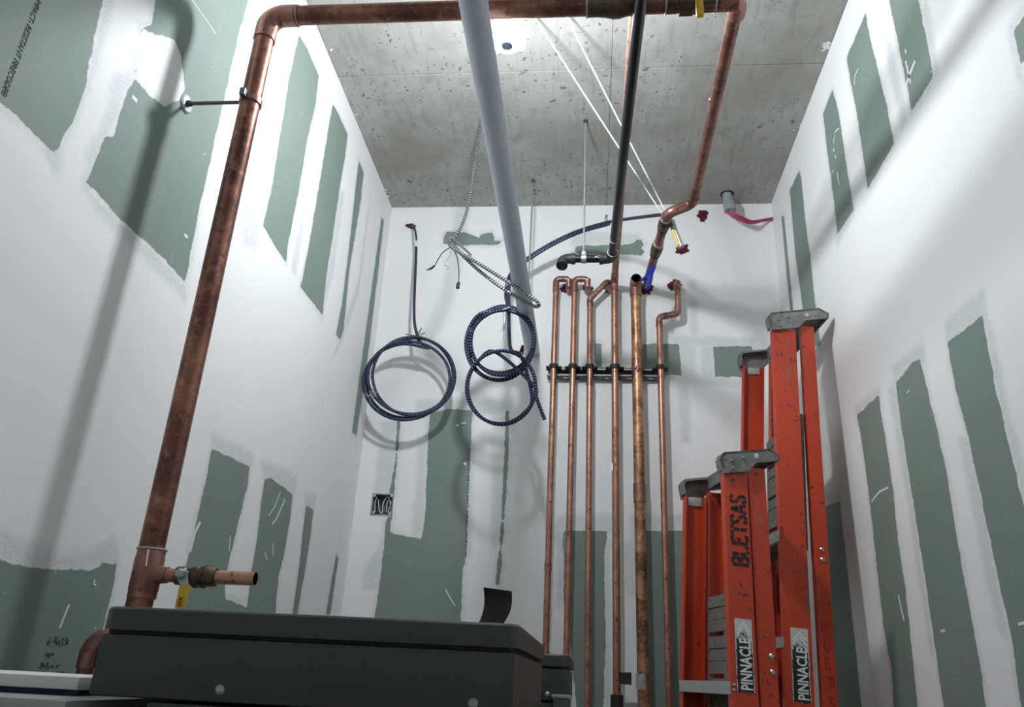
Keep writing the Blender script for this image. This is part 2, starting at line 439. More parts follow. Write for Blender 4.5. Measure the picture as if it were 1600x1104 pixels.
def span(a, b, st): return np.linspace(a, b, max(2, int(round((b - a) / st)) + 1))

LEFT = [
 [(163,-10),(152,40),(143,75),(136,130),(118,180),(88,238),(75,230),(45,203),(15,170),(0,160),(-80,75),(-170,-60),(60,-200),(170,-80)],
 [(250,-60),(237,40),(222,45),(213,80),(212,122),(200,140),(190,165),(178,215),(163,212),(150,250),(134,286),(150,300),(190,345),(230,380),(262,410),(290,443),
  (297,400),(312,320),(322,280),(340,200),(358,120),(372,60),(388,0),(402,-60)],
 [(467,55),(480,75),(498,118),(494,160),(480,220),(463,320),(450,380),(447,410),(430,385),(411,352),(425,290),(437,215),(452,120)],
 [(520,162),(530,180),(543,210),(540,240),(530,300),(520,370),(510,430),(504,492),(490,475),(470,448),(485,370),(500,280),(515,190)],
 [(561,250),(568,270),(564,310),(556,360),(546,420),(537,515),(532,530),(525,522),(535,470),(545,390),(556,290)],
 [(596,340),(600,345),(577,540),(557,680),(550,676),(571,520)],
 [(331,700),(390,729),(386,760),(362,860),(351,905),(352,935),(370,942),(386,948),(392,900),(400,850),(413,748),(422,747),(440,758),(457,772),
  (455,800),(445,860),(435,900),(430,960),(422,1060),(255,1060),(285,920),(292,880),(310,800),(320,760)],
 [(478,788),(490,797),(483,850),(475,900),(464,960),(450,1050),(443,1050),(457,960),(468,880),(473,830)],
 [(525,866),(529,872),(516,960),(509,960),(519,900)],
 [(-90,840),(0,872),(20,880),(60,888),(100,890),(140,890),(155,885),(157,876),(182,882),(176,920),(165,960),(148,1060),(120,1200),(-140,1200)],
]
LCUT = [[(222,43),(245,55),(272,62),(283,85),(289,140),(283,155),(258,166),(235,150),(212,125),(213,80)]]
LMUD = [[(331,680),(395,708),(392,734),(331,704)], [(408,720),(463,743),(459,774),(411,750)], [(477,770),(494,776),(490,800),(478,790)],
        [(137,240),(160,200),(180,120),(215,110),(205,150),(165,215),(140,290)], [(150,70),(165,-10),(180,-10),(160,60),(140,140),(95,240),(88,270),(60,225),(90,235),(130,140)],
        [(395,60),(432,60),(425,230),(400,390),(380,380)], [(455,420),(470,330),(480,240),(492,200),(478,330),(462,430)], [(130,290),(200,350),(290,445),(290,475),(255,430),(150,330)],
        [(500,500),(515,400),(530,300),(538,300),(520,430)], [(535,530),(520,560),(560,440),(575,330),(580,300),(560,460)], [(0,830),(100,870),(150,860),(180,840),(185,884),(60,890),(0,874)]]
RIGHT = [
 [(1249,266),(1234,297),(1243,400),(1254,478),(1258,540),(1282,540),(1271,450),(1266,400),(1260,360),(1252,280)],
 [(1221,338),(1225,338),(1240,490),(1235,490)],
 [(1301,139),(1286,177),(1292,232),(1300,290),(1309,365),(1334,328),(1323,261),(1316,210),(1309,170)],
 [(1353,20),(1323,89),(1329,127),(1338,174),(1345,217),(1356,295),(1397,225),(1385,163),(1370,101),(1356,43)],
 [(1375,-60),(1387,-7),(1403,65),(1425,174),(1459,118),(1446,54),(1435,0),(1425,-60)],
 [(1600,25),(1584,47),(1595,101),(1640,60),(1640,-40)],
 [(1339,648),(1374,616),(1376,642),(1384,689),(1396,770),(1398,793),(1405,856),(1416,929),(1425,1016),(1434,1104),(1450,1300),(1415,1300),(1398,1120),(1393,1045),(1381,981),(1370,885),(1360,793),(1350,712)],
 [(1399,596),(1410,588),(1416,578),(1426,566),(1437,560),(1441,576),(1448,605),(1460,654),(1480,741),(1489,800),(1503,885),(1518,964),(1535,1059),(1541,1112),(1570,1300),(1500,1300),(1474,1104),(1463,1025),(1445,900),(1428,793),(1413,697)],
 [(1480,534),(1535,493),(1539,520),(1554,596),(1573,683),(1600,790),(1660,1100),(1700,1300),(1635,1300),(1596,1104),(1579,987),(1558,900),(1535,784),(1512,677),(1494,610)],
 [(1283,792),(1312,783),(1325,900),(1350,1140),(1312,1140),(1296,900)],
]
RMUD = [[(1475,505),(1535,455),(1542,500),(1480,538)], [(1395,575),(1442,535),(1446,566),(1399,600)], [(1336,638),(1373,604),(1377,622),(1338,652)],
        [(1388,610),(1400,600),(1428,793),(1450,960),(1462,1025),(1455,1025),(1440,930),(1420,793)], [(1500,690),(1512,677),(1535,784),(1558,900),(1578,1000),(1562,980),(1540,900),(1520,790)],
        [(1540,500),(1555,600),(1602,790),(1602,740),(1570,620),(1550,510)], [(1446,0),(1456,40),(1465,110),(1459,125),(1440,20)], [(1575,40),(1600,10),(1600,40),(1584,60),(1600,130),(1590,120)],
        [(1380,40),(1390,60),(1418,180),(1410,196),(1390,110)], [(1392,235),(1360,300),(1352,290),(1395,225)], [(1334,335),(1308,385),(1305,360)], [(1283,792),(1312,783),(1312,770),(1283,775)]]
BACK = [
 [(691,381),(697,361),(712,362),(726,363),(748,371),(752,366),(769,363),(773,370),(772,377),(788,374),(779,382),(721,383)],
 [(900,385),(914,383),(945,383),(968,383),(990,380),(996,374),(1003,374),(1005,382),(1001,388),(1008,393),(1003,399),(968,397),(905,398),(898,392)],
 [(929,537),(940,537),(940,572),(930,575)], [(1003,537),(1061,537),(1065,586),(1003,586)], [(1114,541),(1150,541),(1175,540),(1178,560),(1178,590),(1118,588)],
 [(672,645),(703,638),(738,641),(736,685),(731,783),(729,868),(723,891),(720,966),(715,1100),(570,1100),(584,966),(588,946),(593,913),(599,861),(602,829),(604,808),
  (614,806),(610,816),(609,830),(622,835),(658,842),(663,816),(666,750),(669,685)],
 [(621,654),(617,720),(612,750),(608,772),(616,772),(617,750),(621,720),(625,656)],
 [(790,640),(796,641),(794,718),(787,829),(783,881),(779,913),(774,913),(781,848),(788,718)],
 [(880,829),(948,829),(944,883),(945,950),(947,1011),(944,1050),(943,1120),(944,1400),(915,1400),(903,1120),(895,1051),(891,1004),(888,945),(881,943)],
 [(992,829),(1060,829),(1120,829),(1204,829),(1210,1400),(1020,1400),(1010,1120),(1005,950),(996,860)],
]
BMUD = [[(872,805),(965,805),(965,830),(872,830)], [(985,805),(1200,805),(1200,830),(985,830)], [(870,830),(892,830),(888,945),(872,945)], [(940,830),(952,830),(955,1100),(943,1100)],
        [(1045,525),(1180,528),(1176,545),(1045,538)], [(1055,537),(1085,537),(1088,590),(1060,590)], [(1095,540),(1116,540),(1118,595),(1098,600)], [(1050,586),(1180,590),(1176,604),(1052,600)],
        [(650,625),(800,625),(796,645),(650,648)], [(722,690),(740,690),(735,870),(722,870)], [(770,650),(796,650),(786,840),(770,860)], [(598,660),(622,655),(612,770),(585,770)], [(655,690),(668,690),(664,830),(645,838)],
        [(570,890),(600,840),(595,920),(568,920)], [(1060,600),(1075,600),(1078,690),(1066,690)], [(1076,440),(1086,440),(1090,530),(1080,530)], [(895,360),(1000,368),(1000,380),(895,384)], [(975,850),(994,840),(1000,930),(978,930)]]
zf = span(0.9, ZC, 0.009); zg = np.concatenate([span(0, 0.9, 0.05)[:-1], zf])
yf = np.concatenate([span(YF, 0.7, 0.08)[:-1], span(0.7, YB, 0.009)])
wall_left = grid_wall('wall_left', 'X', XL, yf, zg, LEFT, LCUT, LMUD, label='left wall of green board with white joint compound')
wall_right = grid_wall('wall_right', 'X', XR, yf, zg, RIGHT, [], RMUD, flip=True, label='right wall of green board with white joint compound')
# the back wall has an opening for the electrical box
ba = at(583, 773, 'Y', YB); bb = at(615, 805, 'Y', YB)
BX0, BX1, BZ0, BZ1 = ba.x, ba.x + 0.088, bb.z, bb.z + 0.088
def with_edges(a, es): return np.array(sorted(set(np.round(np.concatenate([a, np.array(es)]), 5))))
wall_back = grid_wall('wall_back', 'Y', YB, with_edges(span(XL, XR, 0.008), [BX0, BX1]), with_edges(np.concatenate([span(0, 0.9, 0.05)[:-1], span(0.9, ZC, 0.008)]), [BZ0, BZ1]),
                      BACK, [], BMUD, hole=(BX0, BX1, BZ0, BZ1), flip=True, label='back wall of white joint compound over green board')
wall_front = grid_wall('wall_front', 'Y', YF, span(XL, XR, 0.3), span(0, ZC, 0.3), [], [], [], label='white wall behind the viewer')
tag(MB().box((XL, YF, -0.1), (XR, YB, 0.0)).build('floor', 'floor_concrete'), 'grey concrete floor', kind='structure')
# ceiling: formwork panels with open joints, children of the slab
ceil = MB().box((XL - 0.02, YF, ZC + 0.008), (XR + 0.02, YB + 0.02, ZC + 0.15)).build('ceiling', 'steel_dark'); tag(ceil, 'bare concrete slab ceiling with formwork seams', kind='structure')
YS, XS = 2.298, 0.062
for (x0, x1) in ((XL, XS - 0.0008), (XS + 0.0008, XR)):
    for (y0, y1, dz) in ((YF, YS - 0.0022, 0.002), (YS + 0.0022, YB, 0.0)):
        MB().box((x0, y0, ZC + dz), (x1, y1, ZC + 0.01)).build('concrete_panel', 'concrete', ceil)

# lettering and marks on the boards
def wall_frame(px, py, wall):
    if wall == 'L': return at(px, py, 'X', XL + 0.0006), Vector((0, 0, -1)), Vector((0, 1, 0))
p0 = at(58, -4, 'X', XL + 0.0006)
t0 = text('printed_lettering', 'IMPACT- RESISTANT FIRECODE®', 0.017, p0, (0, 0, -1), (0, 1, 0), 'ink', wall_left, 0.0002, width=(p0.z - at(3, 148, 'X', XL).z))
p1 = at(721, 868, 'Y', YB - 0.0006); t1_ = at(733, 700, 'Y', YB)
text('printed_lettering', 'IMPACT- RESISTANT FIRECODE® X', 0.012, Vector((p1.x, p1.y, t1_.z)), (0.03, 0, -1), (1, 0, 0.03), 'ink', wall_back, 0.0002, width=t1_.z - p1.z)
# pencilled take-off list on the left wall
def jot(px, py, polys, s, wd=0.0014):
    strokes('pencil_note', [[(a * s, b * s) for a, b in pl] for pl in polys], wd, at(px, py, 'X', XL + 0.0004), (0, 1, 0), (0, 0, 1), 'ink', wall_left, 0.0005)
six = [(0.6, 1), (0.2, 0.6), (0, 0.2), (0.25, 0), (0.5, 0.2), (0.4, 0.45), (0.1, 0.35)]
def sh(pl, dx, dy=0, k_=1): return [(a * k_ + dx, b * k_ + dy) for a, b in pl]
three = [(0, 0.95), (0.35, 1), (0.45, 0.8), (0.2, 0.55), (0.5, 0.35), (0.4, 0.05), (0, 0)]
jot(73, 1006, [six, [(0.85, 0.4), (1.15, 0.42)], sh(three, 1.45, 0.5, 0.6), [(1.55, 0.0), (2.15, 1.0)], [(2.1, 0.5), (2.05, 0.2), (2.4, 0.25)], [(2.3, 0.5), (2.28, -0.05)],
              [(2.6, 0.6), (2.95, 0.1)], [(2.95, 0.6), (2.6, 0.1)], sh(three, 3.15), sh(three, 4.0, 0.1), [(4.55, 0.8), (4.85, 0.75), (4.6, 0.4), (4.95, 0.35)], [(4.9, 0.9), (4.75, 0.1)]], 0.0125)
jot(70, 1024, [[(0, 0), (0.2, 0.5), (0.35, 0), (0.6, 0.5), (0.75, 0.05), (1.0, 0.5), (1.05, -0.4)], [(1.2, 0.4), (1.4, 0.45), (1.42, -0.4)], [(1.8, 0.1), (2.0, 0.6), (2.1, 0.1), (2.35, 0.6), (2.5, 0.1), (2.7, 0.6)]], 0.009)
jot(61, 1044, [[(0, 0.9), (0.4, 1.0), (0.1, 0)], sh([(0, 0), (-0.2, 0.5), (0, 0.9), (0.25, 0.5), (0, 0)], 0.7), [(1.1, 0.5), (1.35, 0.5)], sh(three, 1.6, 0.4, 0.6), [(1.6, 0), (2.2, 0.9)], [(2.2, 0.4), (2.3, 0.1), (2.45, 0.5), (2.4, -0.2)],
              [(3.1, 0.6), (2.85, 0.3), (3.15, 0.2)], [(3.5, 0.6), (3.25, 0.3), (3.55, 0.2)], [(3.65, 0.6), (3.95, 0.2)], [(4.4, 0.2), (4.6, 0.7), (4.75, 0.2), (4.95, 0.7), (5.1, 0.2), (5.3, 0.7)]], 0.0105)
jot(88, 1052, [[(0, 0.2), (0.3, 0.5), (0.5, 0.1), (0.8, 0.5), (1.0, 0.1)], [(1.5, 0.5), (1.6, 0), (1.9, 0.5), (2.2, 0), (2.4, 0.5), (2.9, 0.3)]], 0.008)
# chalky scratches and trowel nicks
def nick(wall, ax, val, pts, wd, off):
    P = [at(x, y, ax, val + off) for x, y in pts]; i1 = 1 if ax == 'X' else 0
    xd, yd = ((0, 1, 0), (0, 0, 1)) if (ax == 'X' and off > 0) else (((0, -1, 0), (0, 0, 1)) if ax == 'X' else ((1, 0, 0), (0, 0, 1)))
    xv = Vector(xd); o = P[0]
    strokes('scratch', [[((p - o).dot(xv), p.z - o.z) for p in P]], wd, o, xd, yd, 'chalk', wall, 0.0004)
for pts, wd in (([(1430,95),(1422,115),(1417,130)], .012), ([(1415,95),(1419,112),(1423,130)], .008), ([(1341,107),(1336,118),(1335,133)], .005), ([(1311,200),(1305,206),(1302,224)], .005),
                ([(1302,232),(1303,236)], .009), ([(1305,243),(1306,247)], .008), ([(1308,268),(1311,288)], .007), ([(1300,270),(1303,265)], .004), ([(1414,77),(1416,84)], .006),
                ([(1362,783),(1374,768),(1388,761)], .006), ([(1470,986),(1477,984)], .006), ([(1591,975),(1604,972)], .006), ([(1417,614),(1421,609)], .004), ([(1404,930),(1408,950),(1413,970)], .008)):
    nick(wall_right, 'X', XR, pts, wd, -0.0004)
for pts, wd in (([(108,943),(100,963),(93,981)], .005), ([(148,905),(146,912),(150,914)], .004), ([(148,86*2+980-172-0+0),(150,982)], .003), ([(206,150),(214,158)], .009), ([(288,366),(293,371)], .008),
                ([(313,815),(305,830),(297,862)], .009), ([(438,768),(430,790),(420,805)], .004), ([(445,780),(432,810),(425,818)], .006), ([(414,863),(417,874)], .006), ([(426,848),(427,868)], .005), ([(360,835),(358,860)], .005), ([(300,0),(318,25),(337,53)], .002)):
    nick(wall_left, 'X', XL, pts, wd, 0.0004)
for pts, wd in (([(713,665),(717,663)], .010), ([(721,661),(728,660)], .006), ([(725,722),(728,726)], .010), ([(696,920),(704,935),(711,946)], .004), ([(585,906),(589,905)], .02)):
    nick(wall_back, 'Y', YB, pts, wd, -0.0004)

# ------------------------------------------------------------------ LED work lamp (the only light)
lb = at(792, 74, 'Y', 1.69)                        # bottom cap
lamp = thing('work_lamp', lb, 'caged white LED work lamp glowing below the concrete ceiling', 'lamp')
m = MB(); prof = [(0.016, 0.012), (0.0165, 0.042), (0.023, 0.049), (0.055, 0.051), (0.085, 0.048), (0.105, 0.038), (0.118, 0.024), (0.120, 0.012)]
m.sweep([lb + Vector((0, 0, a)) for a, _ in prof], 0.04, 20, radii=[b for _, b in prof]); m.build('led_bulb', 'led', lamp)
MB().sweep([lb + Vector((0, 0, a)) for a in (0.0, 0.004, 0.010, 0.013)], 0.015, 16, radii=[0.010, 0.0165, 0.0165, 0.013]).build('end_cap', 'cage_wire', lamp)
for q in range(4):
    an = math.radians(38 + 90 * q); d = Vector((math.cos(an), math.sin(an), 0))
    pth = smooth_path([lb + d * 0.008 + Vector((0, 0, .006)), lb + d * 0.035 + Vector((0, 0, .004)), lb + d * 0.056 + Vector((0, 0, .022)), lb + d * 0.058 + Vector((0, 0, .07)), lb + d * 0.045 + Vector((0, 0, .115)), lb + d * 0.020 + Vector((0, 0, .135))], 5)
    MB().sweep(pth, 0.0022, 6).build('cage_rib', 'cage_wire', lamp)
MB().sweep([lb + Vector((0.0585 * math.cos(a / 24 * 2 * math.pi), 0.0585 * math.sin(a / 24 * 2 * math.pi), 0.06)) for a in range(25)], 0.0018, 6, cap=False).build('cage_ring', 'cage_wire', lamp)
MB().sweep([lb + Vector((0, 0, a)) for a in (0.118, 0.122, 0.165, 0.2, 0.215)], 0.02, 20, radii=[0.018, 0.022, 0.022, 0.018, 0.008]).build('housing', 'black_plastic', lamp)
MB().sweep(smooth_path([lb + Vector((0, 0, .21)), lb + Vector((0.0, 0, .3)), Vector((lb.x + 0.01, lb.y, ZC))], 6), 0.004, 8).build('hanging_cord', 'black_plastic', lamp)

# ------------------------------------------------------------------ big copper main (riser, run overhead, branch to the wall)
YM = at(290, 162, 'X', XL).y
XM = -0.822; RM = 0.0236
ztop = at(445, 25, 'Y', YM).z
xe = at(1153, 4, 'Y', YM).x
main = thing('copper_main', (XM, YM, 0.0), 'thick weathered copper riser and overhead run with valves, in front of the left wall', 'copper pipe')
e2 = at(1083, 318, 'Y', 2.47)
e3 = at(1043, 333, 'Y', 2.47)
wend = at(1008, 449, 'Y', YB)
pipe_line(main, [(XM - 0.003, YM, 0.02), (XM, YM, ztop), (xe, YM, ztop - 0.006)], RM, 0.042, 'copper_old', name='riser')
R2 = 0.0175
pipe_line(main, [(xe - 0.03, YM, ztop - 0.006), (xe, YM, ztop - 0.006), e2, e3, wend + Vector((0, 0.02, 0))], R2 * 1.0, 0.030, 'copper_old', name='branch_pipe', lip=1.4)
pipe_line(main, [(xe - 0.06, YM, ztop - 0.006), (xe + 0.004, YM, ztop - 0.006), (xe + 0.005, YM + 0.05, ztop + 0.001)], 0.0215, 0.035, 'copper_fitting', name='reducing_elbow', skip=(0,))
d2 = (e2 - Vector((xe, YM, ztop))).normalized()
pc = at(1117, 150, 'Y', 1.85); pc = Vector((xe, YM, ztop)) + d2 * ((1.86 - YM) / d2.y)
coupling(main, pc, d2, R2, 0.05)
# brass valves on the branch close to the wall
dv = (wend - e3).normalized(); Lw = (wend - e3).length
def along(px, py):
    best = min(range(200), key=lambda q: (proj_d(e3 + dv * (Lw * q / 199), px, py)))
    return e3 + dv * (Lw * best / 199)
def proj_d(p, px, py):
    c = ROT.T @ np.array([p.x, p.y, p.z - H]); return (CX + F * c[0] / -c[2] - px) ** 2 + (CY - F * c[1] / -c[2] - py) ** 2
v1a, v1b, v2a, v2b = along(1040, 341), along(1034, 358), along(1029, 380), along(1024, 398)
def valve_body(p, q, r, name='valve'):
    d = (q - p); prof = [(0, 0.8), (0.0, 1.05), (0.18, 1.05), (0.2, 0.98), (0.3, 1.2), (0.7, 1.2), (0.8, 0.98), (0.82, 1.05), (1.0, 1.05), (1.0, 0.8)]
    return MB().sweep([p + d * a for a, _ in prof], r, 12, radii=[b * r for _, b in prof]).build(name, 'brass', main)
va = valve_body(v1a, v1b, 0.0198); MB().sweep([v1b, v2a], 0.0165, 12).build('nipple', 'brass', main); vb_ = valve_body(v2a, v2b, 0.0205)
for p in (v1a, v2a): MB().sweep([p - dv * 0.004, p + dv * 0.004], 0.0215, 14).build('solder_ring', 'solder', main)
h0 = (v1a + v1b) / 2; h1 = h0 + Vector((0.028, -0.005, 0.0)); hh = at(1064, 386, 'Y', h0.y - 0.0)
MB().sweep([h0, h1], 0.009, 10).build('valve_stem', 'steel_dark', main)
lv = (hh - h1); MB().sweep([h1 - lv * 0.1, h1 + lv * 0.35, h1 + lv], 0.008, 8, radii=[0.013, 0.011, 0.013]).build('lever', 'galvanised', main)
off = Vector((-0.008, -0.010, -0.004)); MB().sweep([h1 + lv * 0.3 + off, h1 + lv * 0.95 + off], 0.006, 8).build('lever_grip', 'yellow_plastic', main)
# blue lever of the lower valve: forked grip
yb = v2b.y + 0.05
bpts = [at(1021, 416, 'Y', yb), at(1015, 428, 'Y', yb), at(1008, 434, 'Y', yb), at(1001, 438, 'Y', yb)]
cpts = [at(1017, 424, 'Y', yb), at(1015, 436, 'Y', yb), at(1013, 446, 'Y', yb), at(1010, 452, 'Y', yb)]
mm = MB().sweep(bpts, 0.008, 8, radii=[0.012, 0.013, 0.008, 0.006]); mm.sweep(cpts, 0.008, 8, radii=[0.012, 0.013, 0.011, 0.009]); mm.build('lever_grip', 'blue_plastic', main)
# fittings on the overhead run
def xr(px): return at(px, 8, 'Y', YM).x
zr = ztop - 0.004
b0, b1 = xr(917), xr(1000)
prof = [(0, 1.0), (0, 1.14), (0.22, 1.14), (0.36, 1.22), (0.5, 1.38), (0.62, 1.36), (0.78, 1.14), (1, 1.12), (1, 1.0)]
MB().sweep([Vector((b0 + (b1 - b0) * a, YM, zr)) for a, _ in prof], RM, 18, radii=[RM * b for _, b in prof]).build('check_valve', 'brass', main)
u0, u1 = xr(1040), xr(1125)
prof = [(0, 1.0), (0, 1.12), (0.2, 1.12), (0.2, 1.05), (0.24, 1.05), (0.25, 1.38), (0.5, 1.38), (0.52, 1.22), (0.7, 1.22), (0.72, 1.1), (1, 1.1), (1, 1.0)]
uni = MB().sweep([Vector((u0 + (u1 - u0) * a, YM, zr)) for a, _ in prof], RM, 10, radii=[RM * b for _, b in prof]).build('ball_valve', 'brass', main)
for px in (917, 1040, 1118): MB().sweep([Vector((xr(px) - 0.002, YM, zr)), Vector((xr(px) + 0.002, YM, zr))], RM * 1.18, 16).build('solder_ring', 'solder', main)
hx = xr(1087)
MB().sweep([(hx, YM, zr), (hx, YM - 0.045, zr)], 0.010, 10).build('valve_stem', 'steel_dark', uni)
MB().box((hx - 0.009, YM - 0.056, at(1087, 27, 'Y', YM - 0.05).z), (hx + 0.009, YM - 0.046, zr + 0.10), 0.004).build('handle', 'yellow_plastic', uni)
# wire ties with twisted ends
def tie(p, r, axis):
    a = Vector(axis).normalized(); u = a.orthogonal().normalized(); v_ = a.cross(u)
    return MB().sweep([Vector(p) + (u * math.cos(t / 20 * 2 * math.pi) + v_ * math.sin(t / 20 * 2 * math.pi)) * r for t in range(21)], 0.0022, 6, cap=False)
xt = at(464, 24, 'Y', YM).x
tie((xt, YM, ztop - 0.001), RM * 1.06, (1, 0, 0)).build('wire_tie', 'steel_dark', main)
tz = at(235, 858, 'Y', YM).z
tie((XM, YM, tz), RM * 1.1, (0, 0, 1)).build('wire_tie', 'solder', main)
MB().sweep(smooth_path([at(232, 858, 'Y', YM - 0.034), at(230, 870, 'Y', YM - 0.035), at(228, 884, 'Y', YM - 0.036)], 4), 0.002, 6).build('solder_drip', 'solder', main)
# tee at the foot of the riser with the branch valve
zt = at(228, 897, 'Y', YM).z; z_hi = at(232, 856, 'Y', YM).z; z_lo = at(215, 934, 'Y', YM).z
tee = MB().sweep([(XM, YM, z_lo), (XM, YM, zt - .03), (XM, YM, zt - .028), (XM, YM, zt + .03), (XM, YM, zt + 0.032), (XM, YM, z_hi)], RM, 18, radii=[RM * 1.09, RM * 1.09, RM * 1.13, RM * 1.13, RM * 1.09, RM * 1.09]).build('tee', 'copper_fitting', main)
xo = at(397, 906, 'Y', YM).x; rb = 0.0125
st = MB().sweep([(XM, YM, zt), (xo, YM, zt)], rb, 16); st.hollow_end((xo, YM, zt), (1, 0, 0), rb, 0.05); st.build('stub_pipe', 'copper', main)
MB().sweep([(XM + 0.02, YM, zt), (XM + 0.035, YM, zt), (at(262, 898, 'Y', YM).x, YM, zt)], rb * 1.15, 16, radii=[rb * 1.5, rb * 1.18, rb * 1.18]).build('branch_socket', 'copper_fitting', main)
x0, x1 = at(277, 900, 'Y', YM).x, at(338, 902, 'Y', YM).x
prof = [(0, 0.9), (0, 1.35), (0.22, 1.4), (0.26, 1.2), (0.38, 1.5), (0.5, 1.78), (0.62, 1.55), (0.66, 1.7), (0.72, 1.7), (0.73, 1.45), (0.95, 1.4), (1, 1.3), (1, 0.9)]
vbody = MB().sweep([Vector((x0 + (x1 - x0) * a, YM, zt)) for a, _ in prof], rb, 12, radii=[rb * b for _, b in prof]).build('ball_valve', 'brass', main)
sx = at(297, 897, 'Y', YM).x
MB().sweep([(sx, YM, zt), (sx, YM - 0.042, zt), (sx, YM - 0.044, zt)], 0.009, 6, radii=[0.009, 0.009, 0.006]).build('valve_nut', 'galvanised', vbody)
a0 = Vector((sx, YM - 0.03, zt)); a1 = at(290, 914, 'Y', YM - 0.034); a2 = at(282, 950, 'Y', YM - 0.036)
dl = (a1 - a0); MB().prism([(-0.011, 0.008), (0.012, 0.006), (0.006, -dl.length), (-0.008, -dl.length)], a0, (1, 0, 0.1), -dl.normalized(), (0, -1, 0), 0.003).build('lever', 'galvanised', vbody)
dg = (a2 - a1); gp = MB().prism([(-0.008, 0), (0.008, 0), (0.008, -dg.length), (-0.008, -dg.length)], a1 + Vector((0, 0.003, 0)), (1, 0, 0.1), -dg.normalized(), (0, -1, 0), 0.009).build('lever_grip', 'yellow_plastic', vbody)
text('grip_lettering', 'AW', 0.011, a1 + dg * 0.50 + Vector((-0.004, -0.0062, 0)), dg.normalized(), (1, 0, 0), 'stencil_ink', main, 0.0003)
# standoff hanger of the riser
zr_ = at(290, 162, 'X', XL).z; xw = XL
hg = thing('pipe_standoff', (xw, YM, zr_), 'threaded standoff rod with ring clamp holding the thick copper riser to the wall', 'pipe clamp')
MB().sweep([(xw, YM, zr_), (xw + 0.003, YM, zr_), (xw + 0.006, YM, zr_)], 0.02, 20, radii=[0.024, 0.024, 0.020]).build('flange_plate', 'galvanised', hg)
MB().sweep([(xw + 0.005, YM, zr_), (xw + 0.016, YM, zr_)], 0.008, 6).build('nut', 'steel_dark', hg)
MB().sweep([(xw + 0.005, YM, zr_), (XM - RM * 1.05, YM, zr_)], 0.0045, 8).build('rod', 'steel_dark', hg)
MB().sweep([(XM, YM, zr_ - 0.008), (XM, YM, zr_ + 0.008)], RM * 1.14, 20).build('ring_clamp', 'copper_fitting', hg)
MB().box((XM - 0.012, YM - RM - 0.016, zr_ - 0.009), (XM + 0.002, YM - RM * 1.02, zr_ + 0.012), 0.003).build('clamp_ear', 'steel_dark', hg)

# ------------------------------------------------------------------ white pvc pipe overhead
pe = at(832, 548, 'Y', YB)
pv = thing('pvc_pipe', (pe.x, 1.5, pe.z), 'fat pale grey plastic pipe running overhead from the viewer to the back wall', 'pipe')
MB().sweep([(pe.x, -0.2, pe.z + 0.012), (pe.x, YB + 0.02, pe.z)], 0.0325, 20).build('pipe', 'pvc', pv)

# threaded rods down from the ceiling
def hanger(name, px, py, zbot, label, cl=None):
    p = at(px, py, 'Z', ZC); t = thing(name, p, label, 'rod')
    MB().sweep([p, (p.x, p.y, zbot)], 0.0036, 8).build('rod', 'galvanised', t)
    MB().sweep([p, p - Vector((0, 0, 0.012))], 0.009, 6).build('anchor_nut', 'steel_dark', t)
    if cl:
        c, rr, ax = cl
        a = Vector(ax); MB().sweep([Vector(c) - a * 0.009, Vector(c) + a * 0.009], rr, 18).build('ring_clamp', 'galvanised', t)
        MB().box((p.x - 0.008, p.y - 0.008, zbot - 0.012), (p.x + 0.008, p.y + 0.008, zbot + 0.016), 0.002).build('clamp_nut', 'galvanised', t)
    return p
hanger('threaded_rod', 833, 281, pe.z + 0.03, 'thin threaded rod from the ceiling down to the pale plastic pipe')

# ------------------------------------------------------------------ black iron pipe
pr = at(915, 188, 'Z', ZC); yk = pr.y
kb = at(956, 404, 'Y', yk); ke = at(881, 404, 'Y', yk); ke.z = kb.z
kn = at(1001, 0, 'Z', kb.z)
dirn = (kn - kb).normalized()
bp = thing('black_iron_pipe', kb, 'black iron pipe running overhead, ending in a short sideways stub', 'pipe')
RB = 0.0149
far_start = kb + dirn * 2.0
bl = MB().sweep([far_start, kb + dirn * 0.012], RB, 16); bl.build('long_pipe', 'black_pipe', bp)
MB().sweep([kb + Vector((-0.02, 0, 0)), (ke.x + 0.01, yk, kb.z)], RB, 16).build('stub_pipe', 'black_pipe', bp)
def elbow(parent, pts, R, r, mat):
    path, _ = fillet(pts, R); n = len(path)
    rad = [r] * n; m_ = MB().sweep(path, r, 16, radii=rad)
    for e0, e1 in ((path[0], path[1]), (path[-1], path[-2])):
        d = (e1 - e0).normalized(); m_.sweep([e0 - d * 0.001, e0 + d * 0.014], r * 1.14, 16)
    return m_
elbow(bp, [kb + dirn * 0.045, kb, kb + Vector((-0.045, 0, 0))], 0.026, 0.0195, '').build('elbow', 'black_fitting', bp)
tie(kb + dirn * 0.047, 0.0185, dirn).build('joint_seal', 'galvanised', bp)
tie(kb + dirn * 0.14, 0.0175, dirn).build('joint_seal', 'galvanised', bp)
ec = Vector((ke.x, yk, kb.z)); dd = Vector((-0.05, -0.45, -1)).normalized()
em = elbow(bp, [ec + Vector((0.042, 0, 0)), ec + Vector((-0.004, 0, 0)), ec + Vector((-0.004, 0, 0)) + dd * 0.042], 0.024, 0.0188, '')
em.hollow_end(ec + Vector((-0.004, 0, 0)) + dd * 0.042, dd, 0.0215, 0.03); em.build('elbow', 'black_fitting', bp)
text('pipe_lettering', 'ACO', 0.014, (at(929, 407, 'Y', yk).x, yk - RB - 0.0008, kb.z - 0.005), (1, 0, 0), (0, 0, 1), 'chalk', bp, 0.0003)
hanger('threaded_rod', 915, 188, kb.z + RB, 'long thin threaded rod holding the stub of the black iron pipe', ((pr.x, yk, kb.z), RB * 1.2, (1, 0, 0)))

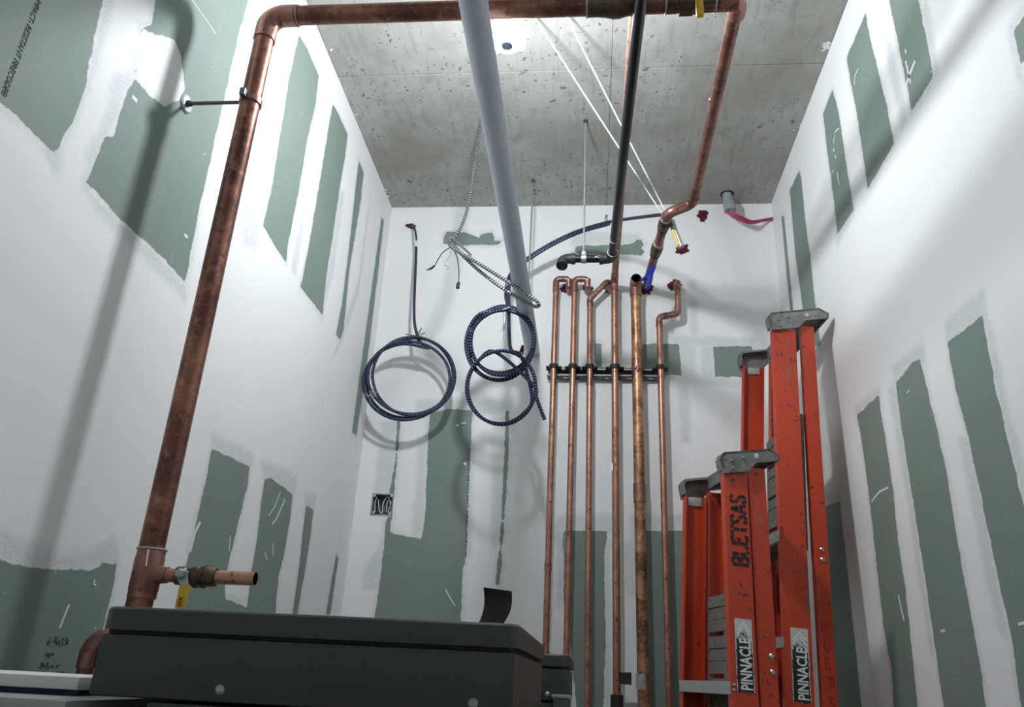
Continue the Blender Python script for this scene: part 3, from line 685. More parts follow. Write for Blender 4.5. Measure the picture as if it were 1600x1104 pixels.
# ------------------------------------------------------------------ six copper risers on the back wall
YP = 3.125
def wallpt(px, py): return at(px, py, 'Y', YP)
def riser(label, pts, r, mat='copper', oe=None, R=0.022, couples=(), name='copper_riser', grp=True, lip=1.6):
    t = thing(name, (pts[0][0], pts[0][1], 0), label, 'copper pipe', 'copper risers on the back wall' if grp else None)
    pipe_line(t, pts, r, R, mat, open_end=oe, lip=lip)
    for (px, py, L) in couples:
        p = wallpt(px, py); b = min(range(len(pts) - 1), key=lambda i: 0 if min(pts[i][2], pts[i + 1][2]) <= p.z <= max(pts[i][2], pts[i + 1][2]) else 1)
        a0_, a1_ = Vector(pts[b]), Vector(pts[b + 1]); f = (p.z - a0_.z) / max(1e-6, (a1_.z - a0_.z)); q = a0_ + (a1_ - a0_) * f
        coupling(t, q, a1_ - a0_, r, L)
    return t
r1 = 0.0128
def up(px_bottom, py_bottom, px_top, py_top):
    a = wallpt(px_top, py_top); b = wallpt(px_bottom, py_bottom)
    g = (b - a) * (a.z / (a.z - b.z)); q = a + g; return Vector((q.x, YP, 0.0)), a
f1, t1 = up(853, 1000, 869, 436); e1 = wallpt(889, 436); e1.z = t1.z
riser('leftmost thin copper riser, hooking right into the wall beside its twin', [f1, t1, e1, e1 + Vector((0, 0.01, -0.03)), Vector((e1.x, YB + 0.02, e1.z - 0.03))], r1, couples=((868, 452, .03), (856, 885, .03)), R=0.018)
f2, t2 = up(885, 1030, 898, 436); e2_ = wallpt(918, 436); e2_.z = t2.z
riser('second thin copper riser from the left, hooking right into the wall', [f2, t2, e2_, e2_ + Vector((0, 0.01, -0.03)), Vector((e2_.x, YB + 0.02, e2_.z - 0.03))], r1, couples=((897, 452, .03), (888, 871, .03)), R=0.018)
f3, t3 = up(918, 1104, 922, 466); e3_ = wallpt(951, 438)
riser('third thin copper riser from the left, with a slanted offset at its top', [f3, t3, e3_, Vector((e3_.x + 0.006, YB + 0.02, e3_.z - 0.02))], r1, couples=((921, 474, .03), (919, 597, .03)), R=0.02)
f4, t4 = up(964, 1104, 960, 438)
n4 = at(991, 25, 'Z', t4.z)
ris4 = riser('fourth copper riser from the left, bending over to run along the black iron pipe', [f4, t4, t4 + (n4 - t4) * 1.9], 0.0148, couples=((960, 448, .04),), R=0.03)
MB().sweep([wallpt(964, 1085), wallpt(964, 1180)], 0.023, 16).build('black_sleeve', 'rubber', ris4)
s4 = wallpt(957, 731); MB().box((s4.x - 0.008, YP - 0.019, s4.z - 0.016), (s4.x + 0.002, YP - 0.0145, s4.z + 0.016), 0.001).build('paper_tag', 'white_board', ris4)
f5, t5 = up(1006, 1104, 993, 444); r5 = 0.0226
ris5 = riser('thickest copper riser on the back wall, with an open elbow facing the room', [f5, t5, t5 + Vector((0, -0.056, 0.0))], r5, 'copper_stained', oe='end', R=0.03, lip=0.7, couples=((993, 458, .03), (998, 770, .075)))
m = MB(); q5 = wallpt(1004, 1063)
m.sweep([q5 + Vector((0, 0, -0.03)), q5 + Vector((0, 0, 0.022))], r5 * 1.05, 16); m.build('duct_tape', 'silver_tape', ris5)
ta = wallpt(996, 1056) + Vector((-0.022, -0.012, 0)); MB().prism([(0, 0.012), (-0.045, 0.010), (-0.054, -0.028), (0, -0.030)], ta, (1, 0, 0), (0, 0, 1), (0, -1, 0), 0.0012).build('tape_end', 'rubber', ris5)
f6, t6 = up(1046, 1104, 1030, 495); m6 = wallpt(1059, 490); n6 = wallpt(1059, 440)
riser('rightmost thin copper riser, stepping sideways before entering the wall', [f6, t6, m6, n6, Vector((n6.x - 0.003, YB + 0.02, n6.z + 0.006))], r1 * 1.03, couples=((1030, 506, .02),), R=0.02)

# strut channel and its clamps
zs0 = wallpt(950, 577).z; xs0, xs1 = at(856, 580, 'Y', 3.17).x, at(1038, 580, 'Y', 3.17).x
ss = thing('strut_channel', ((xs0 + xs1) / 2, YB, zs0), 'slotted galvanised strut channel across the back wall behind the copper risers', 'strut')
m = MB(); y0, y1 = YB - 0.043, YB; hgt = 0.021
m.box((xs0, y1 - 0.004, zs0 - hgt), (xs1, y1, zs0 + hgt))
m.box((xs0, y0, zs0 + hgt - 0.003), (xs1, y1, zs0 + hgt)); m.box((xs0, y0, zs0 + hgt - 0.011), (xs1, y0 + 0.003, zs0 + hgt))
m.box((xs0, y0, zs0 - hgt), (xs1, y0 + 0.003, zs0 - hgt + 0.011))
m.box((xs0, y0, zs0 - hgt), (xs1, y0 + 0.012, zs0 - hgt + 0.003)); m.box((xs0, y1 - 0.012, zs0 - hgt), (xs1, y1, zs0 - hgt + 0.003))
nx = 11; pit = (xs1 - xs0) / nx
for i in range(nx): m.box((xs0 + i * pit, y0 + 0.011, zs0 - hgt), (xs0 + i * pit + pit * 0.45, y1 - 0.011, zs0 - hgt + 0.003))
m.build('channel', 'strut_steel', ss)
for t_, f_, r_ in ((t1, f1, r1), (t2, f2, r1), (t3, f3, r1), (t4, f4, 0.0148), (t6, f6, r1)):
    u = (t_.z - zs0) / t_.z; p = t_ + (f_ - t_) * u
    mm = MB().sweep([(p.x, YP, zs0 + 0.002), (p.x, YP, zs0 + 0.02)], r_ * 1.5, 16)
    mm.box((p.x - r_ * 2.6, YP - 0.004, zs0 + 0.008), (p.x + r_ * 2.6, YB - 0.03, zs0 + 0.013), 0.001); mm.build('cushion_clamp', 'rubber', ss)
u = (t5.z - zs0) / t5.z; p = t5 + (f5 - t5) * u
mm = MB().sweep([(p.x, YP, zs0 - 0.014), (p.x, YP, zs0 + 0.014)], r5 * 1.09, 20)
mm.box((p.x - 0.014, YP - r5 - 0.016, zs0 - 0.004), (p.x + 0.014, YP - r5, zs0 + 0.004), 0.001); mm.box((p.x - 0.004, YP - r5 - 0.016, zs0 - 0.016), (p.x + 0.004, YP - r5, zs0 + 0.016), 0.001)
mm.build('split_clamp', 'copper_fitting', ss)

# red firestop sealant daubed round the holes
def daub(px, py, rx, ry, label, seed):
    c = at(px, py, 'Y', YB); sx_, sz_ = rx * 0.00275, ry * 0.00275; m_ = MB(); vv = []; ff = []; n, rings = 44, 5
    rnd = random.Random(seed)
    for i in range(rings):
        f = (i + 0.4) / rings
        for q in range(n):
            an = 2 * math.pi * q / n
            jag = 0.95 + 0.5 * noise.noise(Vector((math.cos(an) * 1.6 + seed, math.sin(an) * 1.6, seed * 1.7))) + 0.32 * noise.noise(Vector((math.cos(an) * 5 + seed, math.sin(an) * 5, seed * 2.7))) + (rnd.uniform(-.07, .07) if i == rings - 1 else 0)
            dep = 0.012 * (1 - f * f) + rnd.uniform(0, 0.004) * (f < 0.9)
            vv.append((c.x + math.cos(an) * sx_ * f * jag, YB - (0.0 if i == rings - 1 else dep), c.z + math.sin(an) * sz_ * f * jag))
    for i in range(rings - 1):
        for q in range(n): ff.append([i * n + q, i * n + (q + 1) % n, (i + 1) * n + (q + 1) % n, (i + 1) * n + q])
    ff.append(list(range(n)))
    tag(m_.add(vv, ff).build('firestop_sealant', 'firestop', None, 20), label, 'sealant', 'red firestop daubs on the back wall')
daub(886, 450, 13, 11, 'dark red sealant where the leftmost copper riser enters the wall', 1)
daub(919, 451, 10, 10, 'dark red sealant where the second copper riser enters the wall', 2)
daub(951, 451, 8, 8, 'small red sealant daub beneath the slanted offset of the third riser', 3)
daub(1009, 450, 16, 14, 'red sealant round the hole behind the blue valve lever', 4)
daub(1054, 446, 12, 11, 'dark red sealant behind the top of the rightmost copper riser', 5)
daub(1098, 336, 11, 13, 'ragged red sealant patch just under the ceiling by the overhead copper elbow', 6)
daub(1066, 389, 13, 12, 'largest red sealant patch, below the yellow valve lever', 7)
daub(642, 353, 11, 6, 'red sealant daub where the left blue cable leaves the wall', 8)
daub(816, 546, 5, 10, 'red sealant beside the pale plastic pipe, seen through the coil', 9)

# ------------------------------------------------------------------ armoured cables
def coil(cx, cy, rx, ry, Y, loops, start, jit=0.05, seed=0, per=34, dy=0.010, sh=4.0):
    """loops of a hank, each with its own centre and size, seen face on"""
    rnd = random.Random(seed); out = []; K = int(loops) + 2
    kn_ = [(rnd.uniform(-sh, sh), rnd.uniform(-sh, sh), 1 + rnd.uniform(-jit, jit), rnd.uniform(-dy, dy)) for _ in range(2 * K + 2)]
    for i in range(int(loops * per) + 1):
        lp = i / per; an = start + 2 * math.pi * lp; j = lp * 2; j0 = int(j); f = j - j0; f = f * f * (3 - 2 * f)
        ox, oy, k_, yy = [kn_[j0][q] * (1 - f) + kn_[j0 + 1][q] * f for q in range(4)]
        out.append(at(cx + ox + rx * k_ * math.cos(an), cy + oy - ry * k_ * math.sin(an), 'Y', Y + yy))
    return out
RC = 0.0066
c1 = thing('armoured_cable', at(642, 353, 'Y', YB), 'blue armoured cable hung in a single coil at the left of the back wall', 'cable')
drop = smooth_path([at(640, 353, 'Y', YB), at(647, 355, 'Y', 3.165), at(650, 375, 'Y', 3.15), at(650, 400, 'Y', 3.14), at(648, 450, 'Y', 3.11), at(647, 495, 'Y', 3.09), at(651, 520, 'Y', 3.07), at(657, 535, 'Y', 3.06), at(680, 550, 'Y', 3.05)], 8)
loopp = coil(641, 593, 66, 58, 3.05, 3.85, 0.75, 0.07, 21, dy=0.02, sh=8)
full = smooth_path(drop[::6] + loopp[2::3], 8)
MB().sweep(full, RC, 8).build('cable', 'blue_cable', c1)
MB().sweep([at(648, 362, 'Y', 3.16), at(650, 378, 'Y', 3.15), at(650, 386, 'Y', 3.145)], RC * 1.25, 10).build('painted_end', 'white_board', c1)
for (px, py, s_) in ((580, 620, 1), (653, 527, 0)):
    q = at(px, py, 'Y', 3.04)
    m = MB(); rr = 0.022 if s_ else 0.014
    m.sweep([q + Vector((rr * math.cos(a / 14 * 6.283), rr * 0.9 * math.sin(a / 14 * 6.283), 0.003 * math.sin(a))) for a in range(15)], 0.0025, 5, cap=False)
    for e in ((-0.05, -0.01, 0.005), (0.035, -0.012, 0.012), (0.02, -0.02, 0.03)): m.sweep([q + Vector((0, -rr, 0)), q + Vector(e) + Vector((0, -rr, 0))], 0.0022, 5)
    m.build('tie_wire', 'galvanised' if s_ else 'steel_dark', c1)
c2 = thing('armoured_cable', at(950, 345, 'Y', 2.9), 'dark blue armoured cable in two overlapping coils beside the pale plastic pipe', 'cable')
lead = [at(1036, 335, 'Y', 2.52), at(995, 340, 'Y', 2.7), at(950, 347, 'Y', 2.85), at(905, 360, 'Y', 2.98), at(865, 378, 'Y', 3.02), at(830, 399, 'Y', 3.04), at(806, 418, 'Y', 3.04), at(794, 435, 'Y', 2.98), at(790, 460, 'Y', 2.87), at(790, 482, 'Y', 2.79)]
la = coil(783, 537, 49, 53, 2.78, 3.8, 1.45, 0.10, 4, dy=0.02, sh=6)
lc = coil(782, 606, 53, 57, 2.76, 1.9, 1.55, 0.05, 5, dy=0.012, sh=3)
MB().sweep(smooth_path(lead + la[4::3] , 8), RC * 1.08, 8).build('upper_coil', 'navy_cable', c2)
ld2 = [p + Vector((0.004, -0.006, -0.013)) for p in lead[2:7]] + [at(797, 440, 'Y', 2.95), at(795, 480, 'Y', 2.80), at(796, 530, 'Y', 2.77), at(800, 548, 'Y', 2.76)]
tail = [at(832, 600, 'Y', 2.745), at(838, 620, 'Y', 2.74), at(845, 640, 'Y', 2.74), at(851, 655, 'Y', 2.74)]
MB().sweep(smooth_path(ld2 + [at(815, 558, 'Y', 2.76)] + lc[58:0:-3] + tail, 8), RC * 1.08, 8).build('lower_coil', 'navy_cable', c2)
q = at(947, 343, 'Y', 2.84); tie(q, 0.02, (1, 0.2, 0)).build('tie_wire', 'steel_dark', c2)
m = MB(); q = at(789, 488, 'Y', 2.755); m.sweep([q, q + Vector((0.002, -0.01, -0.05)), q + Vector((-0.006, -0.012, -0.13))], 0.003, 6, radii=[0.006, 0.005, 0.001]); m.sweep([q + Vector((-0.01, 0, 0.012)), q + Vector((0.02, -0.004, 0.02))], 0.004, 6); m.build('tie_strip', 'galvanised', c2)
# silver flex with its loose conductors
c3 = thing('flex_conduit', at(750, 190, 'Z', ZC), 'silver flexible conduit hanging from the ceiling, doubled back in a slanting hank', 'cable')
ps = at(752, 186, 'Z', ZC); YS_ = 2.56
fl = [ps, at(748, 215, 'Y', YS_), at(742, 255, 'Y', YS_), at(736, 300, 'Y', YS_), at(726, 340, 'Y', YS_), at(714, 366, 'Y', YS_), at(706, 377, 'Y', YS_ + .01), at(703, 383, 'Y', YS_ - .02), at(716, 393, 'Y', YS_ - .03), at(745, 410, 'Y', YS_ - .03), at(790, 438, 'Y', YS_ - .03),
      at(822, 459, 'Y', YS_ - .03), at(838, 470, 'Y', YS_ - .03), at(842, 477, 'Y', YS_ - .02), at(834, 478, 'Y', YS_), at(815, 468, 'Y', YS_), at(785, 450, 'Y', YS_), at(750, 424, 'Y', YS_), at(722, 398, 'Y', YS_ - .01), at(708, 382, 'Y', YS_)]
MB().sweep(smooth_path(fl, 8), 0.0066, 10).build('conduit', 'silver_cable', c3)
fl2 = [at(704, 372, 'Y', YS_ - .015), at(712, 377, 'Y', YS_ - .02), at(725, 388, 'Y', YS_ - .02), at(735, 398, 'Y', YS_ - .02), at(728, 400, 'Y', YS_ - .025), at(712, 388, 'Y', YS_ - .025), at(703, 376, 'Y', YS_ - .02)]
MB().sweep(smooth_path(fl2, 6), 0.0045, 8).build('looped_end', 'silver_cable', c3)
MB().sweep(smooth_path([at(704, 386, 'Y', YS_ - .03), at(692, 394, 'Y', YS_ - .03), at(684, 406, 'Y', YS_ - .03), at(678, 416, 'Y', YS_ - .03), at(667, 422, 'Y', YS_ - .03)], 5), 0.002, 6, radii=None).build('black_wire', 'rubber', c3)
MB().sweep([at(679, 415, 'Y', YS_ - .03), at(674, 419, 'Y', YS_ - .03), at(666, 422, 'Y', YS_ - .03)], 0.004, 8, radii=[.004, .005, .001]).build('wire_nut', 'rubber', c3)
MB().sweep(smooth_path([at(710, 391, 'Y', YS_ - .03), at(715, 405, 'Y', YS_ - .03), at(717, 425, 'Y', YS_ - .03), at(716, 446, 'Y', YS_ - .03)], 5), 0.002, 6).build('black_wire', 'rubber', c3)
MB().sweep([at(717, 440, 'Y', YS_ - .03), at(716, 443, 'Y', YS_ - .03), at(715, 450, 'Y', YS_ - .03)], 0.006, 8, radii=[.003, .007, .007]).build('wire_nut', 'rubber', c3)
MB().sweep(smooth_path([at(706, 389, 'Y', YS_ - .03), at(700, 404, 'Y', YS_ - .03), at(694, 413, 'Y', YS_ - .03), at(701, 416, 'Y', YS_ - .03), at(698, 421, 'Y', YS_ - .03)], 5), 0.0012, 5).build('bare_wire', 'galvanised', c3)
tie(at(704, 374, 'Y', YS_ - .015), 0.014, (0.5, 0.2, -0.8)).build('tie_wire', 'galvanised', c3)
tie(at(793, 444, 'Y', YS_ - .015), 0.017, (0.8, 0.2, -0.5)).build('tie_wire', 'galvanised', c3)
# white cords tied back from the overhead run
for (p0_, p1_, lab) in (((826, 12), (1034, 333), 'thin white string from beside the lamp to the copper elbow, left one of two'),
                        ((878, 12), (1038, 327), 'thin white string slanting to the copper elbow, right one of two')):
    a = at(p0_[0], p0_[1], 'Z', ZC - 0.002); b = at(p1_[0], p1_[1], 'Y', 2.44); mid = (a + b) / 2 - Vector((0, 0, 0.003))
    tag(MB().sweep(smooth_path([a, mid, b], 8), 0.0026, 6).build('white_string', 'white_rope'), lab, 'string', 'white strings tied to the copper elbow')
# grey conduit stub in the ceiling and its pink conductors
g0 = at(1136, 303, 'Z', ZC)
gc = thing('conduit_stub', g0, 'grey plastic conduit stub poking out of the concrete ceiling', 'conduit')
gd = (at(1141, 329, 'Y', g0.y - 0.004) - g0); g1 = g0 + gd
MB().sweep([g0 + Vector((0, 0, 0.0005)), g0 - Vector((0, 0, 0.002))], 0.031, 18).build('hole_rim', 'rubber', gc)
m = MB().sweep([g0 + Vector((0, 0, 0.002)), g0 + gd * 0.9], 0.021, 18); m.build('tube', 'grey_plastic', gc)
m = MB().sweep([g0 + gd * 0.45, g0 + gd * 0.5, g1], 0.027, 18, radii=[0.025, 0.027, 0.027]); m.hollow_end(g1, gd, 0.027, 0.03); m.build('bell_end', 'grey_plastic', gc)
pw = thing('pink_wires', g1, 'bundle of pink insulated wires curving from the grey conduit into the right wall', 'wires')
end = at(1207, 341, 'X', XR)
rnd = random.Random(4)
for i in range(5):
    o1 = Vector((rnd.uniform(-.015, .015), rnd.uniform(-.012, .012), rnd.uniform(-.014, .014)))
    pts = [g1 - gd.normalized() * 0.02 + o1, g1 + gd.normalized() * 0.01 + o1, at(1158, 341, 'Y', g1.y) + o1, at(1175, 346 + i * 0.4, 'Y', g1.y + 0.01) + o1, at(1193, 344, 'Y', (g1.y + end.y) / 2 + .01) + o1 * 0.8, end + o1 * 0.7 + Vector((0.01, 0, 0))]
    MB().sweep(smooth_path(pts, 7), 0.0042, 7).build('wire', 'pink_wire', pw)

# electrical box let into the back wall
eb = thing('junction_box', ((BX0 + BX1) / 2, YB, BZ0), 'open square metal junction box in the back wall with loose wires', 'junction box')
m = MB(); D_ = 0.05
m.box((BX0 - .003, YB - .002, BZ0), (BX0 + .002, YB + D_, BZ1)); m.box((BX1 - .002, YB - .002, BZ0), (BX1 + .003, YB + D_, BZ1))
m.box((BX0 - .003, YB - .002, BZ0 - .003), (BX1 + .003, YB + D_, BZ0 + .002)); m.box((BX0 - .003, YB - .002, BZ1 - .002), (BX1 + .003, YB + D_, BZ1 + .003)); m.build('box_sides', 'galvanised', eb)
MB().box((BX0, YB + D_ - .003, BZ0), (BX1, YB + D_, BZ1)).build('back_plate', 'steel_dark', eb)
for (x, z) in ((BX0 + .007, BZ1 - .007), (BX0 + .010, BZ0 + .010), (BX1 - .008, BZ0 + .008), (BX1 - .007, BZ1 - .006)):
    MB().sweep([(x, YB - .003, z), (x, YB + .004, z)], 0.006, 10).build('screw_lug', 'screw', eb)
for i, pl in enumerate(([(586, 800), (586, 785), (589, 776)], [(591, 780), (593, 797), (597, 801), (599, 785), (605, 776), (609, 779), (610, 790)], [(604, 800), (605, 785), (609, 781), (611, 785), (606, 800)], [(608, 802), (612, 791)], [(600, 800), (603, 790), (606, 795)])):
    MB().sweep(smooth_path([at(x, y, 'Y', YB + 0.012 + 0.004 * i) for x, y in pl], 6), 0.0017, 6).build('wire', 'white_rope' if i < 3 else 'galvanised', eb)

# ------------------------------------------------------------------ boilers
def boiler(loc, label):
    """local origin at the middle of the foot"""
    x, y = loc; Wd, Dp = 0.238, 0.262
    t = thing('boiler', (x, y, 0), label, 'boiler', 'grey boiler cabinets')
    MB().box((x - Wd, y - Dp, 1.222), (x + Wd, y + Dp, 1.288), 0.006).build('upper_casing', 'cabinet_grey', t)
    MB().box((x - Wd + 0.006, y - Dp + 0.006, 1.284), (x + Wd - 0.006, y + Dp - 0.006, 1.294)).build('shadow_gap', 'rubber', t)
    # lid with rounded corners and rolled edge
    poly = []
    W2, D2, rc = Wd + 0.004, Dp + 0.004, 0.022
    for (sx_, sy_, a0_) in ((1, -1, -90), (1, 1, 0), (-1, 1, 90), (-1, -1, 180)):
        for q in range(7):
            an = math.radians(a0_ + 15 * q); poly.append((x + sx_ * (W2 - rc) + rc * math.cos(an), y + sy_ * (D2 - rc) + rc * math.sin(an)))
    bm = bmesh.new(); vs_ = [bm.verts.new((a, b, 1.292)) for a, b in poly]; fc = bm.faces.new(vs_)
    ex = bmesh.ops.extrude_face_region(bm, geom=[fc]); bmesh.ops.translate(bm, verts=[g for g in ex['geom'] if isinstance(g, bmesh.types.BMVert)], vec=(0, 0, 0.025))
    te = [e for e in bm.edges if all(v.co.z > 1.31 for v in e.verts)]; bmesh.ops.bevel(bm, geom=te, offset=0.006, segments=3, affect='EDGES', profile=0.6)
    bm.verts.index_update(); MB().add([v.co.copy() for v in bm.verts], [[v.index for v in f.verts] for f in bm.faces]).build('lid', 'cabinet_grey', t); bm.free()
    MB().box((x - Wd + 0.07, y - Dp + 0.004, 0.0), (x + Wd - 0.004, y + Dp - 0.01, 1.219), 0.004).build('lower_casing', 'cabinet_grey', t)
    for px in (-0.085, 0.195):
        MB().sweep([(x + px, y - Dp + 0.001, 1.235), (x + px, y - Dp - 0.002, 1.235), (x + px, y - Dp - 0.0045, 1.235)], 0.006, 14, radii=[0.0058, 0.0054, 0.0028]).build('screw', 'galvanised', t)
    return t
BXc, BYc = -0.3175, 1.162
boiler((BXc, BYc), 'large dark grey boiler cabinet in the foreground with a rounded lid')
b2 = boiler((BXc + 0.032, BYc + 0.95), 'second grey boiler cabinet half hidden behind the foreground one')
x2 = BXc + 0.032 + 0.238; y2 = BYc + 0.95
MB().box((x2 - 0.03, y2 - 0.275, 0.4), (x2 + 0.004, y2 - 0.255, 1.232), 0.003).build('corner_rail', 'steel_dark', b2)
MB().box((x2 - 0.034, y2 - 0.278, 1.229), (x2 + 0.008, y2 - 0.25, 1.236), 0.002).build('rail_cap', 'cabinet_light', b2)
# strap standing up behind the lid
sb = at(766, 968, 'Y', 1.10); m = MB(); vv = []; N = 10
zl = 1.317
xa, xb_ = at(742, 966, 'Y', 1.1).x, at(775, 966, 'Y', 1.1).x; xc, xd = at(753, 916, 'Y', 1.1).x, at(797, 920, 'Y', 1.1).x; ztip = at(770, 916, 'Y', 1.1).z
for i in range(N + 1):
    f = i / N; cv = 0.25 * math.sin(f * math.pi) * 0.02
    l = xa + (xc - xa) * f + cv; r_ = xb_ + (xd - xb_) * f + cv * 1.4; z = zl + 0.0003 + (ztip - zl) * f
    yy = 1.10 + 0.02 * math.sin(f * 2.2)
    vv += [(l, yy, z), (r_, yy + 0.006, z - 0.003 * f), (r_, yy + 0.0085, z - 0.003 * f), (l, yy + 0.0025, z)]
ff = [[0, 1, 2, 3], [4 * N + 3, 4 * N + 2, 4 * N + 1, 4 * N]]
for i in range(N):
    for q in range(4): ff.append([4 * i + q, 4 * i + (q + 1) % 4, 4 * i + 4 + (q + 1) % 4, 4 * i + 4 + q])
tag(m.add(vv, ff).build('rubber_strap', 'rubber'), 'curled black strap standing on the lid of the foreground boiler', 'strap')
# side cabinet with a white board on it
sc_ = thing('side_cabinet', (-0.77, 1.1, 0), 'pale grey metal cabinet at the lower left corner beside the boiler', 'cabinet')
MB().box((XL + 0.01, 0.875, 0.0), (-0.56, 1.36, 1.219), 0.012).build('body', 'cabinet_light', sc_)
MB().box((XL + 0.006, 0.869, 1.17), (-0.555, 0.88, 1.185), 0.003).build('front_rim', 'cabinet_grey', sc_)
wb = thing('white_carton', (-0.75, 0.99, 1.2195), 'flat white carton with a dark blue underside on the pale cabinet', 'carton')
wx0, wx1 = -1.0, at(124, 1060, 'Y', 0.93).x
MB().box((max(wx0, XL + 0.012), 0.94, 1.2195), (wx1 - 0.004, 1.09, 1.2255)).build('base', 'navy', wb)
MB().box((max(wx0, XL + 0.012), 0.93, 1.2255), (wx1, 1.10, 1.2395), 0.002).build('lid', 'white_board', wb)
# small copper elbow peeping out behind the boiler
cp = at(129, 1020, 'Y', 1.30); ct = at(140, 976, 'Y', 1.30)
tt = thing('copper_pipe', (cp.x, 1.40, 1.22), 'short dark copper elbow just visible behind the foreground boiler', 'copper pipe')
cz = at(142, 997, 'Y', 1.40).z; cxx = at(139, 1020, 'Y', 1.40).x
pipe_line(tt, [(cxx, 1.40, 0.0), (cxx, 1.40, cz), (cxx + 0.10, 1.40, cz + 0.004)], 0.0135, 0.028, 'copper_old', fr=1.2)

# ------------------------------------------------------------------ stepladders
STENCIL = {
 'B': [[(0, 0), (0, .46)], [(0, .54), (0, 1)], [(.16, 1), (.42, 1), (.5, .85), (.46, .6), (.2, .56)], [(.2, .45), (.48, .42), (.55, .2), (.46, .02), (.16, 0)]],
 'L': [[(0, 0.16), (0, .5)], [(0, .6), (0, 1)], [(.05, 0), (.26, 0)], [(.34, 0), (.5, 0), (.5, .16)]],
 'E': [[(0, 0), (0, .46)], [(0, .54), (0, 1)], [(.14, 1), (.5, 1), (.5, .86)], [(.14, .52), (.4, .52)], [(.14, 0), (.52, 0), (.52, .15)]],
 'T': [[(.28, 0), (.28, .42)], [(.28, .5), (.28, .86)], [(0, .84), (0, 1), (.2, 1)], [(.36, 1), (.56, 1), (.56, .84)]],
 'S': [[(0, .2), (.05, .04), (.22, 0)], [(.32, 0), (.5, .1), (.5, .32), (.32, .48)], [(.24, .52), (.04, .64), (.02, .86), (.2, 1)], [(.3, 1), (.46, .96), (.52, .8)]],
 'A': [[(0, 0), (.12, .42)], [(.15, .5), (.28, 1)], [(.56, 0), (.44, .42)], [(.41, .5), (.30, .9)], [(.16, .3), (.38, .3)]],
}
def stepladder(name, label, NTp, FTp, lean_n, lean_f, wf, wr, goff, cap, marks, pail_top, nsteps):
    """NTp/FTp: tops of the near and far front rails; lean: floor offset of each"""
    u = (FTp - NTp); u.z = 0; span_ = u.length; u.normalize(); v = Vector((u.y, -u.x, 0)); zt_ = NTp.z
    NB = Vector((NTp.x + lean_n[0], NTp.y + lean_n[1], 0.0)); FB = Vector((FTp.x + lean_f[0], FTp.y + lean_f[1], 0.0))
    t = thing(name, (NB + FB) / 2, label, 'stepladder', 'orange stepladders leaning in the corner')
    def rail(nm, top, bot, wd, inward, z0=0.03):
        d = (top - bot); q0 = bot + d * (z0 / d.z); inw = inward - d.normalized() * inward.dot(d.normalized()); inw.normalize(); vv_ = d.normalized().cross(inw); vv_.normalize()
        if vv_.dot(v) < 0: vv_ = -vv_
        h = wd / 2; tk = 0.0045; fl_ = 0.027
        sec = [(-h, 0), (h, 0), (h, fl_), (h - tk, fl_), (h - tk, tk), (-h + tk, tk), (-h + tk, fl_), (-h, fl_)]
        vs2 = [q0 + vv_ * a + inw * b for a, b in sec] + [top + vv_ * a + inw * b for a, b in sec]; n = 8
        ff2 = [[0, 5, 6, 7], [0, 1, 4, 5], [1, 2, 3, 4], [8, 15, 14, 13], [8, 13, 12, 9], [9, 12, 11, 10]] + [[i, (i + 1) % n, n + (i + 1) % n, n + i] for i in range(n)]
        MB().add(vs2, ff2).build(nm, 'ladder_orange', t, 20)
        f0 = q0; MB().add([f0 + vv_ * a + inw * b + Vector((0, 0, c)) for c in (-0.03, 0.035) for a, b in ((-h - .004, -.004), (h + .004, -.004), (h + .004, fl_ + .004), (-h - .004, fl_ + .004))],
                 [[3, 2, 1, 0], [4, 5, 6, 7], [0, 1, 5, 4], [1, 2, 6, 5], [2, 3, 7, 6], [3, 0, 4, 7]]).build('foot', 'rubber', t)
        return q0, top, vv_, inw
    rN = rail('front_rail', NTp, NB, wf, u); rF = rail('front_rail', FTp, FB, wf, -u)
    ro = v * goff; dz = Vector((0, 0, 0.018))
    inr = u * 0.006
    rNr = rail('rear_rail', NTp + ro + dz + inr, NB + ro * 1.05 + inr, wr, u); rFr = rail('rear_rail', FTp + ro + dz - inr, FB + ro * 1.05 - inr, wr, -u)
    # moulded top cap, tipped back
    ca = math.radians(9); cv = (v * math.cos(ca) + Vector((0, 0, math.sin(ca)))); cw = (Vector((0, 0, math.cos(ca))) - v * math.sin(ca))
    W0, W1, hf, hr = cap
    prof = [(W0, -0.014), (W0 + 0.012, 0), (W1 - 0.028, 0.0), (W1, -0.022), (W1 - 0.006, -hr), (goff * 0.95, -hr), (goff * 0.55, -hf), (W0, -hf)]
    o_ = NTp + cw * (hf - 0.003)
    m_ = MB(); m_.prism(prof, o_ - u * 0.012, cv, cw, u, 0.009)
    m_.prism(prof, o_ + u * (span_ + 0.003), cv, cw, u, 0.009)
    vr = goff * 0.75; EB = 0.042                       # the middle of the cap is set back behind the rails
    for s0 in (-0.012, span_ + 0.012 - EB):
        m_.prism([(W0 + .004, -0.007), (W0 + 0.012, 0), (vr + .02, 0), (vr + .02, -0.007)], o_ + u * s0, cv, cw, u, EB)
        m_.prism([(W0, -hf * 0.8), (W0, -0.014), (W0 + .012, 0), (W0 + .016, -0.008), (W0 + 0.006, -0.018), (W0 + 0.006, -hf * 0.8)], o_ + u * s0, cv, cw, u, EB)
    m_.prism([(vr, -0.007), (vr, 0), (W1 - 0.028, 0), (W1 - 0.026, -0.007)], o_ - u * 0.012, cv, cw, u, span_ + 0.024)
    m_.prism([(vr, -hr), (vr, -0.004), (vr + .005, -0.004), (vr + .005, -hr)], o_ + u * 0.02, cv, cw, u, span_ - 0.04)
